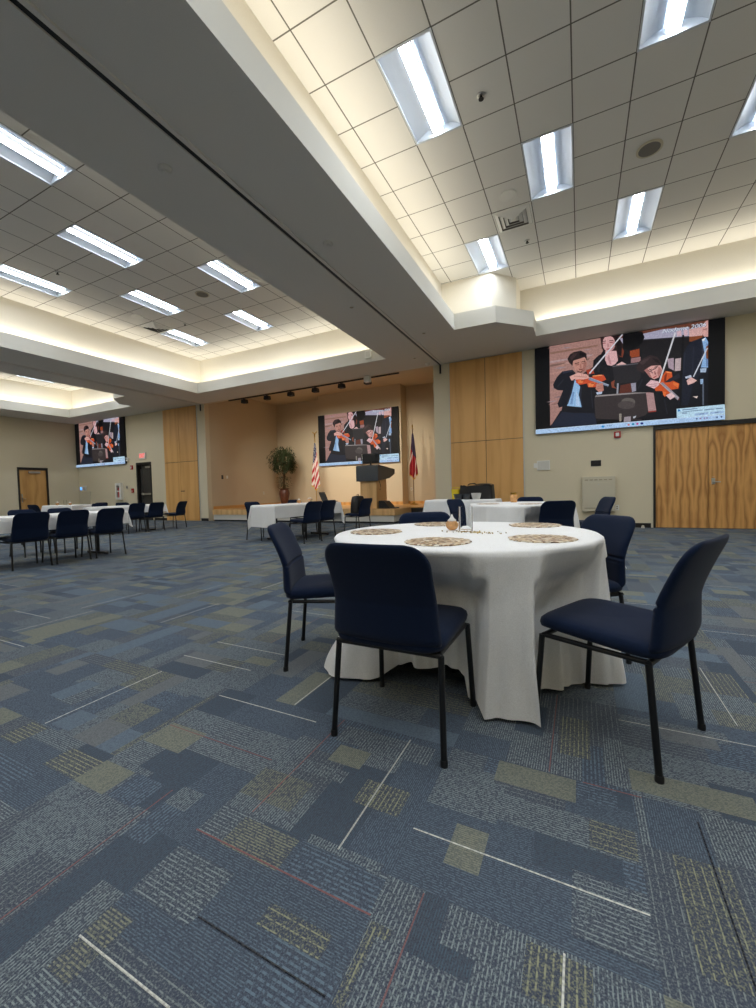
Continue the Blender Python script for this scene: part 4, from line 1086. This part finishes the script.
MB().tube([(-.2, 0, .292), (-.16, 0, .325), (-.05, .0, .332), (0, 0, .30)], .011, 8).build('handle', M['black'], bg, smooth=True)
yb = thing('caddy', 'bright yellow plastic caddy on the buffet table', 'caddy', (-2.46, 8.85, .745))
m = MB(); m.grid(lambda i, j: ((.075 + .02 * j) * (lambda c: abs(c) ** .4 * (1 if c > 0 else -1))(math.cos(2 * PI * i)), (.055 + .012 * j) * (lambda c: abs(c) ** .4 * (1 if c > 0 else -1))(math.sin(2 * PI * i)), .215 * j), 28, 4, closed_u=True); m.build('bin', M['yellow'], yb, smooth=True, angle=60)
MB().tube([(-.09, 0, .21), (-.085, 0, .25), (0, 0, .262), (.085, 0, .25), (.09, 0, .21)], .007, 8).build('handle', M['yellow'], yb, smooth=True)
def bowl(x, y, r, h, mat, label, lid=None):
    t = thing('bowl', label, 'bowl', (x, y, .745))
    MB().lathe([(.0005, .0), (r * .7, 0), (r * .92, h * .5), (r, h), (r * .95, h), (r * .86, h * .5), (r * .62, .008), (.0005, .008)], 26, cap=False).build('body', mat, t, smooth=True, angle=50)
    m = MB(); m.lathe([(r * 1.0, h * .94), (r * 1.05, h * .97), (r * 1.05, h * 1.02), (r * .98, h * 1.03)], 26, cap=False); m.build('rim', mat, t, smooth=True)
    return t
bowl(-2.31, 8.49, .095, .115, M['grey'], 'dark grey bowl beside the yellow caddy on the buffet table')
bowl(-2.13, 8.49, .08, .115, M['grey'], 'dark grey bowl between the other dark bowl and the white ones')
bowl(-1.93, 8.49, .10, .125, M['white'], 'white bowl in front of the large black bag on the buffet table')
nested = bowl(-1.93, 8.49, .085, .06, M['white'], 'shallow white bowl stacked inside the other white bowl')
nested.location = (-1.93, 8.49, .8155)
# ornaments on the far left table
ornament(-16.55, 7.9, .744, 1.5, 'peach ornament on the far left table, left of two')
ornament(-15.95, 8.0, .744, 1.3, 'peach ornament on the far left table, right of two')
v_ = thing('glass_vase', 'clear glass vase between two ornaments on the far left table', 'vase', (-16.25, 8.0, .744))
m = MB(); m.lathe([(.0005, .0), (.045, 0), (.048, .004), (.048, .17), (.044, .17), (.044, .012), (.0005, .012)], 24, cap=False); m.build('glass_body', M['glass'], v_, smooth=True, angle=40)
# ------------------------------------------------------------------ wall screens
def text_polys(body, size, shear=0.0):
    cu = bpy.data.curves.new('t', 'FONT'); cu.body = body; cu.size = size; cu.shear = shear; cu.resolution_u = 3
    ob = bpy.data.objects.new('t', cu); C.objects.link(ob)
    dg = bpy.context.evaluated_depsgraph_get(); me = bpy.data.meshes.new_from_object(ob.evaluated_get(dg))
    v = [tuple(p.co) for p in me.vertices]; f = [tuple(p.vertices) for p in me.polygons]
    bpy.data.objects.remove(ob); bpy.data.curves.remove(cu); bpy.data.meshes.remove(me)
    w = max(p[0] for p in v) - min(p[0] for p in v)
    return v, f, w
def screen(x, y, z, W, Hh, label):
    t = thing('wall_screen', label, 'screen', (x, y, z))
    MB().box(0, W, -.07, -.001, 0, Hh).build('housing', M['black'], t, bevel=.004)
    m = MB(); m.quad((0, -.0715, 0), (W, -.0715, 0), (W, -.0715, Hh), (0, -.0715, Hh), (9, 9, 12))
    for k, (col, poly) in enumerate(SCREEN_POLYS):
        yy = -.072 - .0001 * k
        m.add([(u * W, yy, v * Hh) for u, v in poly], [tuple(range(len(poly)))], col)
    yy = -.072 - .0001 * (len(SCREEN_POLYS) + 2)
    v, f, w = text_polys('Nodame 2006', .125, .25); k = .205 * W / w
    for dx, col, dz in ((.008, (60, 80, 130), -.006), (0, (232, 240, 250), 0)):
        m.add([(.705 * W + a * k + dx, yy - (0 if dx else .0004), .938 * Hh + b * k * Hh / W * 1.6 + dz) for a, b, c in v], f, col)
    m.build('picture', M['screen'], t)
    return t
screen(-.955, YW, 2.246, 3.617, 2.058, 'largest wall screen showing violinists, above the figured wooden double door')
screen(-20.6, YW, 2.36, 3.58, 2.05, 'wall screen in the left corner, near the red exit sign')
screen(-9.66, 14.2, 2.03, 3.60, 2.06, 'wall screen on the stage back wall, behind the lectern')

# ------------------------------------------------------------------ stage
st = thing('stage', 'low wooden stage with a white riser in the tan alcove', 'stage', (-8.0, 10.8, 0))
st_o = Vector((-8.0, 10.8, 0))
def rel(m, o): m.v = [(a - o.x, b - o.y, c - o.z) for a, b, c in m.v]; return m
m = MB().box(-12.17, -4.83, 10.80, 12.1, ST - .03, ST).box(AL + .002, AR - .002, 12.1, YA - .002, ST - .03, ST)
rel(m, st_o).build('deck', M['deck'], st)
m = MB().box(-12.17, -4.83, 10.785, 10.80, .235, ST + .002).box(-4.83, -4.815, 10.785, 12.1, .235, ST + .002)
rel(m, st_o).build('nosing', M['podwood'], st, bevel=.003)
m = MB().box(-12.15, -4.85, 10.81, 10.83, .05, .235).box(-4.87, -4.85, 10.83, 12.1, .05, .235)
rel(m, st_o).build('riser', M['trimpaint'], st)
rel(MB().box(-12.14, -4.86, 10.83, 10.85, 0, .05).box(-4.88, -4.86, 10.85, 12.1, 0, .05), st_o).build('toe_strip', M['black'], st)
rel(MB().box(AL + .003, -12.175, 10.97, 12.1, 0, ST), st_o).build('end_panel', M['panelwood'], st)
m = MB().box(-4.81, AR - .003, 12.08, 12.1, 0, ST - .03).box(-4.81, AR - .003, 11.75, 12.08, 0, .21)
rel(m, st_o).build('step', M['darkframe'], st)

# lectern
lc = thing('lectern', 'maple lectern with a wide charcoal console on the stage', 'lectern', (-5.83, 11.2, ST))
lo = Vector((-5.83, 11.2, ST))
rel(MB().box(-6.11, -5.55, 11.12, 11.85, ST + .003, 1.37), lo).build('base', M['podwood'], lc, bevel=.004)
rel(MB().prism([(11.04, 1.26), (11.04, 1.735), (11.12, 1.755), (12.30, 1.66), (12.30, 1.50), (11.9, 1.36)], 'x', -6.2, -5.45), lo).build('console', M['grey'], lc, bevel=.008)
rel(MB().tube([(-5.54, 11.3, 1.28), (-5.50, 11.32, 1.12), (-5.54, 11.35, .98)], .008, 6), lo).build('cable', M['black'], lc)
rel(MB().tube([(-6.0, 11.12, 1.75), (-6.0, 11.1, 1.9), (-5.98, 11.06, 2.02)], .008, 6).lathe([(.012, 2.0), (.016, 2.03), (.014, 2.08), (.002, 2.09)], 8, -5.98, 11.06), lo).build('microphone', M['alu'], lc, smooth=True)
mo = thing('monitor', 'black computer monitor on the lectern, its back towards us', 'monitor', (-5.82, 11.35, 1.748))
m = MB().box(-.29, .29, -.025, .0, .07, .38); m.prism([(-.2, .12), (-.16, .33), (.16, .33), (.2, .12)], 'y', -.05, -.025); m.build('casing', M['black'], mo, bevel=.006)
MB().box(-.27, .27, .0, .003, .09, .36).build('display', M['grey'], mo)
MB().box(-.03, .03, -.055, -.03, .01, .2).box(-.13, .13, -.1, .06, 0, .012).build('foot', M['black'], mo, bevel=.003)
ws = thing('stage_monitor', 'black wedge floor speaker right of the lectern', 'speaker', (-5.5, 11.15, ST + .003))
MB().prism([(0, 0), (0, .235), (.17, .225), (.33, .06), (.36, 0)], 'y', 0, .42).build('cabinet', M['black'], ws, bevel=.006)
MB().add([(.185, -.0, .2), (.325, -.0, .055), (.325, .42, .055), (.185, .42, .2)], [(0, 1, 2, 3)]).build('grille', M['grey'], ws)
MB().box(.36, .55, .02, .3, 0, .03).build('floor_box', M['black'], ws, bevel=.004)

# flags
def flag(x, y, label, kind, wbot, ztop, zbot, zpole, seed):
    t = thing('flag', label, 'flag', (x, y, ST + .003)); z0 = ST
    MB().lathe([(.15, 0), (.15, .02), (.11, .035), (.04, .07), (.028, .13), (.018, .14)], 24).build('base', M['brass'], t, smooth=True, angle=40)
    MB().tube([(0, 0, .12), (0, 0, zpole - z0)], .013, 10).build('pole', M['brass'] if kind == 'us' else M['bark'], t, smooth=True, angle=50)
    f = MB(); f.lathe([(.02, zpole - z0), (.026, zpole - z0 + .02), (.012, zpole - z0 + .05), (.03, zpole - z0 + .08), (.003, zpole - z0 + .17)], 12)
    if kind == 'us':
        for s in (-1, 1): f.prism([(0, zpole - z0 + .10), (s * .10, zpole - z0 + .17), (s * .11, zpole - z0 + .21), (s * .03, zpole - z0 + .16)], 'y', -.012, .012)
    f.build('finial', M['brass'], t, smooth=True, angle=40)
    rnd = random.Random(seed); m = MB(); nu, nv = 46, 70; h = ztop - zbot
    def P(i, j):
        w = .05 + wbot * j ** .75; a = i * 2 - 1
        drop = -.20 * (1 - abs(a - .1)) * j
        return (a * w * .5 + .02 + .02 * j, -.03 - .045 * j * math.sin(i * 15 + 1.4 * j) - .01 - .03 * j, ztop - z0 - h * j * (1 - .10 * abs(a)) )
    v = [P(i / nu, j / nv) for j in range(nv + 1) for i in range(nu + 1)]
    for j in range(nv):
        for i in range(nu):
            u, q = (i + .5) / nu, (j + .5) / nv
            if q > .965: c = (196, 160, 70)
            elif kind == 'us':
                if q < .40 - .30 * (u - .35): c = (232, 232, 232) if rnd.random() < .13 else (30, 36, 74)
                else: c = (172, 34, 42) if int((q * 10.5 + u * 7.0)) % 2 else (226, 218, 212)
            else:
                if q < .34 + .25 * u: c = (58, 40, 62) if (i // 5) % 2 else (44, 34, 58)
                else: c = (150, 30, 36) if (q + .8 * u) % .75 < .62 else (206, 190, 180)
            a = j * (nu + 1) + i; m.f.append((a, a + 1, a + nu + 2, a + nu + 1)); m.c.append(c)
    m.v = v
    m.build('cloth', M['vcol'], t, smooth=True)
    return t
flag(-9.62, 13.8, 'United States flag on a gold pole, left of the stage screen', 'us', .34, 2.95, 1.02, 3.2, 3)
flag(-5.40, 13.85, 'dark red flag with gold fringe on a pole, right of the stage screen', 'state', .26, 2.98, 1.32, 3.15, 8)

# potted tree
pt = thing('potted_tree', 'bushy green potted tree in the left corner of the stage', 'plant', (-11.30, 13.85, ST + .003)); pt.scale = (1.06, 1.06, 1.05)
MB().lathe([(.0005, 0), (.12, 0), (.13, .03), (.17, .25), (.21, .48), (.2, .58), (.165, .63), (.175, .66), (.215, .69), (.205, .70), (.17, .66), (.0005, .64)], 28, cap=False).build('pot', M['clay'], pt, smooth=True, angle=60)
m = MB(); rt = random.Random(11)
for k in range(4):
    a = k * 1.6; pts = [(.03 * math.cos(a) + .03 * math.sin(3 * q + k), .03 * math.sin(a) + .03 * math.cos(2.5 * q + k), .63 + q * .27) for q in range(6)]
    m.tube(pts, .022, 7, r2=.012)
for k in range(16):
    a = rt.uniform(0, 6.28); z = rt.uniform(1.2, 1.9); m.tube([(0, 0, z), (.2 * math.cos(a), .2 * math.sin(a), z + .2), (.42 * math.cos(a), .42 * math.sin(a), z + .22)], .01, 5, r2=.004)
m.build('trunk', M['bark'], pt, smooth=True)
m = MB()
def leaf(px, py, pz, a, droop, L, w):
    ca, sa = math.cos(a), math.sin(a); d = Vector((ca * math.cos(droop), sa * math.cos(droop), -math.sin(droop))); s = Vector((-sa, ca, 0)) * w
    p = Vector((px, py, pz)); n = d.cross(s).normalized() * w * .3
    m.add([p, p + d * L * .45 + s + n, p + d * L, p + d * L * .45 - s + n, p + d * L * .45], [(0, 1, 4), (1, 2, 4), (2, 3, 4), (3, 0, 4)])
for k in range(2300):
    th, ph = rt.uniform(0, 6.28), math.acos(rt.uniform(-.85, 1)); q = rt.uniform(.45, 1) ** .6
    lump = 1 + .16 * math.sin(3 * th + 2 * ph) + .1 * math.sin(7 * th)
    x, y, z = .50 * q * lump * math.sin(ph) * math.cos(th), .50 * q * lump * math.sin(ph) * math.sin(th), 1.82 + .56 * q * math.cos(ph) * lump
    leaf(x, y, z, th + rt.uniform(-.8, .8), rt.uniform(.3, 1.3), rt.uniform(.10, .17), rt.uniform(.013, .02))
for k in range(260):
    th = rt.uniform(0, 6.28); q = rt.uniform(.05, .26); leaf(q * math.cos(th), q * math.sin(th), rt.uniform(.72, 1.2), th, rt.uniform(-.3, .9), rt.uniform(.09, .15), .014)
m.build('foliage', M['leaf'], pt)

# track lighting over the stage opening
tr = thing('track_light', 'black track with six spotlights over the stage opening', 'track light', (-7.6, 10.84, 4.284))
MB().box(-3.6, 3.0, -.02, .02, 0, .035).build('rail', M['black'], tr)
HEADS = [-10.48, -9.46, -8.46, -7.49, -6.52, -5.62]
for x in HEADS:
    hd = MB(); hx = x + 7.6
    hd.box(hx - .02, hx + .02, -.02, .02, -.025, 0)
    hd.prism([(hx - .085, -.025), (hx + .085, -.025), (hx + .105, -.13), (hx + .085, -.155), (hx - .085, -.155), (hx - .105, -.13)], 'y', -.05, .10)
    s_ = hd.build('spotlight', M['black'], tr, bevel=.006)
    MB().box(hx - .065, hx + .065, .09, .1005, -.14, -.04).build('lamp_face', M['lens_warm'], s_)
    for kx, tx in ((0, 0),):
        ld = bpy.data.lights.new('stage_spot', 'SPOT'); ld.energy = 160; ld.color = (1, .93, .80); ld.spot_size = math.radians(95); ld.spot_blend = .9; ld.shadow_soft_size = .06
        lo_ = bpy.data.objects.new('stage_spot', ld); C.objects.link(lo_); lo_.location = (x, 11.0, 4.19)
        lo_.rotation_euler = Vector((tx, 3.1, -2.7)).to_track_quat('-Z', 'Y').to_euler()

# ------------------------------------------------------------------ things on the walls
def plate(name, x0, x1, z0, z1, d, mat, label, cat, y=YW, bevel=.004, parent=None):
    o = MB().box(-(x1 - x0) / 2, (x1 - x0) / 2, -d, 0, 0, z1 - z0).build(name, mat, parent, bevel=bevel)
    if parent is None: o.location = ((x0 + x1) / 2, y - .0005, z0); tag(o, label, cat)
    return o
def pb(t, name, x0, x1, y0, y1, z0, z1, mat, bevel=.002): return MB().box(x0, x1, y0, y1, z0, z1).build(name, mat, t, bevel=bevel)
t = thing('control_panel', 'blank white wall panel beside the right wooden pocket doors', 'panel', (-.795, YW, 1.37))
pb(t, 'body', -.145, .145, -.03, .0008, 0, .23, M['white']); pb(t, 'bezel', -.13, .13, -.034, -.03, .015, .215, M['trimpaint'])
t = thing('light_switch', 'small white switch next to the blank wall panel', 'switch', (-.98, YW, 1.43))
pb(t, 'plate', -.038, .038, -.008, .0008, 0, .115, M['white']); pb(t, 'rocker', -.016, .016, -.014, -.008, .025, .09, M['white'])
t = thing('wall_vent', 'small black plate on the wall above the beige cabinet', 'plate', (.335, YW, 1.41))
pb(t, 'plate', -.105, .105, -.012, .0008, 0, .135, M['black'])
for k in range(4): pb(t, 'slat', -.09, .09, -.018, -.012, .02 + .026 * k, .034 + .026 * k, M['darkframe'], 0)
t = thing('fire_strobe', 'red fire alarm strobe under the largest wall screen', 'alarm', (.765, YW, 2.0))
pb(t, 'body', -.065, .065, -.05, .0008, .03, .17, M['red'], .006); pb(t, 'lens', -.035, .035, -.062, -.05, .06, .14, M['white'], .006); pb(t, 'plate', -.06, .06, -.012, .0008, 0, .028, M['white'])
t = thing('wall_cabinet', 'beige metal cabinet mounted low on the wall behind the chairs', 'cabinet', (.38, YW, .37))
pb(t, 'body', -.335, .335, -.13, -.0005, 0, .80, M['beige'], .008)
pb(t, 'front_panel', -.30, .30, -.138, -.13, .14, .66, M['beige'], .003)
for k in range(6): pb(t, 'vent', -.28 + .096 * k, -.21 + .096 * k, -.134, -.13, .71, .735, M['beige2'], 0)
pb(t, 'socket', -.03, .06, -.137, -.13, .03, .12, M['black']); pb(t, 'label_strip', -.29, -.06, -.133, -.13, .06, .085, M['beige2'], 0)
MB().tube([(0, -.132, .62), (0, -.142, .62)], .012, 10).build('lock', M['alu'], t)
def outlet(x, y, z, label, rot=0):
    t = thing('wall_outlet', label, 'outlet', (x, y, z), rot)
    pb(t, 'plate', -.038, .038, -.007, .0008, 0, .118, M['white'])
    for zz in (.022, .068): pb(t, 'socket', -.017, .017, -.010, -.007, zz, zz + .03, M['beige2'], 0)
outlet(.755, YW, .39, 'white outlet at the lower right of the beige wall cabinet')
outlet(-5.85, YA, .93, 'small outlet on the stage back wall beside the dark red flag')
outlet(AL, 13.75, .92, 'dark outlet low on the left stage wall near the potted tree', PI / 2)
t = thing('light_switch', 'pale switch on the left stage wall', 'switch', (AL, 11.72, 1.58), PI / 2)
pb(t, 'plate', -.04, .04, -.008, .0008, 0, .115, M['white']); pb(t, 'rocker', -.015, .015, -.013, -.008, .03, .085, M['white'])
t = thing('light_switch', 'dark switch plate left of the pale switch on the left stage wall', 'switch', (AL, 11.48, 1.56), PI / 2)
pb(t, 'plate', -.045, .045, -.008, .0008, 0, .15, M['darkframe']); pb(t, 'rocker', -.015, .015, -.013, -.008, .04, .11, M['grey'])
t = thing('door_stop', 'small pale door stop on the carpet at the wall by the double door', 'door stop', (1.24, 10.66, 0))
MB().lathe([(.03, 0), (.03, .03), (.022, .055), (.005, .06)], 16).build('body', M['beige'], t, smooth=True); MB().lathe([(.034, 0), (.034, .012)], 16).build('rubber_ring', M['white'], t)
# left end of the front wall
t = thing('exit_sign', 'red lit exit sign above the dark exit door', 'exit sign', (-15.95, YW, 2.5))
pb(t, 'body', -.2, .2, -.05, .0008, 0, .25, M['white'], .006)
v, f, w = text_polys('EXIT', .2)
hgt = max(p[1] for p in v); m = MB().add([(-.165 + (a - min(p[0] for p in v)) * .33 / w, -.0515, .045 + b * .16 / hgt) for a, b, c in v], f); m.build('lettering', M['exit'], t)
t = thing('wall_camera', 'small white camera box beside the left screen', 'camera', (-16.92, YW, 2.45))
pb(t, 'body', -.05, .05, -.09, .0008, 0, .16, M['white'], .01); MB().tube([(0, -.09, .09), (0, -.105, .09)], .025, 12).build('lens', M['black'], t)
t = thing('fire_strobe', 'red fire alarm strobe beside the left screen, above the other', 'alarm', (-16.7, YW, 2.1))
pb(t, 'body', -.065, .065, -.05, .0008, 0, .17, M['red'], .006); pb(t, 'lens', -.03, .03, -.06, -.05, .04, .12, M['white'], .005)
t = thing('fire_pull', 'red fire alarm pull box left of the dark exit door', 'alarm', (-16.7, YW, 1.14))
pb(t, 'body', -.06, .06, -.05, .0008, 0, .17, M['red'], .006); pb(t, 'pull_bar', -.045, .045, -.062, -.05, .05, .075, M['white'], .003)
t = thing('light_switch', 'small grey switch left of the red pull box', 'switch', (-17.1, YW, 1.31))
pb(t, 'plate', -.05, .05, -.01, .0008, 0, .12, M['alu']); pb(t, 'rocker', -.018, .018, -.015, -.01, .03, .09, M['grey'])
t = thing('extinguisher_cabinet', 'white wall cabinet holding a red fire extinguisher', 'cabinet', (-17.56, YW, .86))
m = MB(); m.box(-.19, .19, -.01, .0008, 0, .70); m.box(-.19, -.17, -.11, -.01, 0, .70); m.box(.17, .19, -.11, -.01, 0, .70); m.box(-.17, .17, -.11, -.01, 0, .03); m.box(-.17, .17, -.11, -.01, .67, .70)
m.build('body', M['white'], t)
m = MB(); m.box(-.17, -.09, -.116, -.108, .03, .67); m.box(.09, .17, -.116, -.108, .03, .67); m.box(-.09, .09, -.116, -.108, .03, .09); m.box(-.09, .09, -.116, -.108, .60, .67); m.box(-.09, .09, -.116, -.108, .33, .38); m.build('door', M['white'], t)
e_ = thing('fire_extinguisher', 'red fire extinguisher inside the white wall cabinet', 'fire extinguisher', (-17.56, YW - .058, .892))
MB().lathe([(.0005, 0), (.043, 0), (.046, .015), (.046, .40), (.035, .46), (.018, .48), (.018, .5)], 20, cap=False).build('cylinder', M['red'], e_, smooth=True, angle=50)
MB().box(-.02, .05, -.012, .012, .5, .52).box(-.02, .075, -.01, .01, .535, .55).box(-.015, .015, -.012, .012, .5, .55).build('valve', M['black'], e_)
MB().tube([(-.02, 0, .51), (-.06, 0, .47), (-.06, 0, .2), (-.058, -.005, .12)], .009, 6).build('hose', M['black'], e_, smooth=True)
t = thing('thermostat', 'small control with a glowing blue display below the left screen', 'thermostat', (-20.42, YW, 1.3))
pb(t, 'body', -.09, .09, -.03, .0008, 0, .19, M['white'], .006); pb(t, 'display', -.07, .07, -.033, -.03, .03, .16, M['ledblue'], 0)
t = thing('control_panel', 'white plate right of the glowing blue display', 'panel', (-20.16, YW, 1.29))
pb(t, 'body', -.11, .11, -.025, .0008, 0, .22, M['white'], .004); pb(t, 'bezel', -.095, .095, -.028, -.025, .015, .205, M['trimpaint'])
t = thing('wall_panel', 'wide beige access panel under the glowing blue display', 'panel', (-20.15, YW, .5))
pb(t, 'body', -.42, .42, -.03, -.0005, 0, .76, M['beige'], .005); pb(t, 'front_panel', -.39, .39, -.034, -.03, .03, .73, M['beige'])

# ------------------------------------------------------------------ things on the ceilings
def diffuser(c, r, label):
    t = thing('air_diffuser', label, 'air vent', (GX + (c + .5) * TILE, GY + (r + .5) * TILE, CE))
    m = MB()
    for a in ((-.3, .3, -.3, -.275), (-.3, .3, .275, .3), (-.3, -.275, -.275, .275), (.275, .3, -.275, .275)): m.box(*a, -.012, -.001)
    m.build('frame', M['white'], t)
    for k in range(4):
        m = MB(); o, i = .272 - .066 * k, .272 - .066 * k - .056; zo, zi = -.010, -.034
        q = lambda s, z: [(-s, -s, z), (s, -s, z), (s, s, z), (-s, s, z)]
        m.add(q(o, zo) + q(i, zi), [(a, (a + 1) % 4, 4 + (a + 1) % 4, 4 + a) for a in range(4)])
        m.build('vane', M['white'], t)
    MB().box(-.275, .275, -.275, .275, -.004, -.001).build('duct_face', M['grille'], t)
    MB().box(-.03, .03, -.03, .03, -.034, -.005).build('core', M['white'], t)
diffuser(3, 7, 'square air diffuser in the right coffer beside the far ceiling light')
diffuser(-12, 7, 'square air diffuser in the middle coffer')
def speaker(x, y, z, r, label, mat='grille'):
    t = thing('ceiling_speaker', label, 'ceiling speaker', (x, y, z))
    MB().lathe([(r, -.001), (r, -.012), (r * .9, -.018), (r * .82, -.014)], 28, cap=False).build('ring', M['white'] if mat == 'white' else M['beige'], t, smooth=True, angle=50)
    MB().lathe([(.001, -.014), (r * .82, -.014), (r * .82, -.001)], 28, cap=False).build('grille', M[mat], t)
speaker(GX + 6.5 * TILE, GY + 6.5 * TILE, CE, .155, 'large round grey speaker among the right coffer ceiling tiles')
speaker(GX + 3.5 * TILE, GY + 6.5 * TILE, CE, .13, 'pale round speaker beside the diffuser in the right coffer', 'white')
speaker(-7.55, 6.65, CE, .15, 'round grey speaker between the lights of the middle coffer')
speaker(-9.86, 6.65, CE, .14, 'pale round speaker before the diffuser of the middle coffer', 'white')
def detector(x, y, z, label, r=.065):
    t = thing('smoke_detector', label, 'smoke detector', (x, y, z))
    MB().lathe([(r, -.001), (r, -.018), (r * .8, -.03), (r * .75, -.032)], 20, cap=True).build('body', M['soffit'], t, smooth=True, angle=50)
    MB().lathe([(r * .5, -.033), (r * .45, -.045), (r * .1, -.048)], 16).build('sensor', M['soffit'], t, smooth=True, angle=50)
detector(-3.754, 2.905, S, 'round smoke detector on the dark beam left of the track, nearest us')
detector(-3.004, 4.758, S, 'round detector on the beam right of the partition track')
detector(-3.33 - .3, 10.5, S, 'flat round detector on the soffit just before the stage opening')
def sprinkler(x, y, z, label):
    t = thing('ceiling_sprinkler', label, 'sprinkler', (x, y, z))
    MB().lathe([(.05, -.001), (.048, -.008), (.02, -.01)], 16).build('escutcheon', M['alu'], t, smooth=True)
    MB().tube([(0, 0, -.008), (0, 0, -.04)], .014, 8).lathe([(.03, -.04), (.03, -.045)], 12).build('head', M['darkframe'], t)
def flush_sprinkler(x, y, z, label):
    t = thing('ceiling_sprinkler', label, 'sprinkler', (x, y, z))
    MB().lathe([(.05, -.001), (.048, -.006), (.03, -.008)], 20).build('escutcheon', M['soffit'], t, smooth=True)
    MB().lathe([(.032, -.0075), (.03, -.014), (.004, -.016)], 16).build('cover', M['beige2'], t, smooth=True)
sprinkler(-.98, 4.91, CE, 'dark sprinkler in a tile right of the nearest long ceiling light')
sprinkler(-.83, 8.1, CE, 'sprinkler beyond the diffuser of the right coffer')
sprinkler(-9.26, 4.64, CE, 'sprinkler between two lights at the left of the middle coffer')
sprinkler(-9.25, 7.55, CE, 'sprinkler right of the diffuser of the middle coffer')
flush_sprinkler(-2.97, 8.41, S, 'sprinkler on the beam near the cove corner, right of the track')
flush_sprinkler(-3.69, 6.57, S, 'sprinkler on the beam left of the partition track')
flush_sprinkler(-3.75, 9.88, S, 'sprinkler on the beam near the end of the partition track')
t = thing('wall_speaker', 'small white box on the cove fascia at the corner of the middle coffer', 'speaker', (-4.88, 9.563, 4.40))
pb(t, 'body', -.09, .09, -.08, .0008, 0, .19, M['white'], .012); pb(t, 'grille', -.07, .07, -.084, -.08, .02, .17, M['trimpaint'])
t = thing('wall_speaker', 'small white box hanging from the soffit before the track light', 'speaker', (-5.5, 10.62, 4.12))
pb(t, 'body', -.09, .09, -.07, .07, 0, .17, M['white'], .012); pb(t, 'bracket', -.02, .02, -.02, .02, .17, .1995, M['white'])

# ------------------------------------------------------------------ light and view
wd = bpy.data.worlds.new('world'); bpy.context.scene.world = wd; wd.use_nodes = True
wd.node_tree.nodes['Background'].inputs[0].default_value = (.6, .62, .66, 1); wd.node_tree.nodes['Background'].inputs[1].default_value = .05
sc = bpy.context.scene
vs = sc.view_settings; vs.view_transform = 'Standard'; vs.look = 'None'; vs.gamma = 1; vs.use_curve_mapping = False; vs.exposure = 0.14
sc.cycles.use_denoising = True
sc.cycles.max_bounces = 10; sc.cycles.diffuse_bounces = 6; sc.cycles.use_light_tree = True
sc.cycles.sample_clamp_indirect = 6
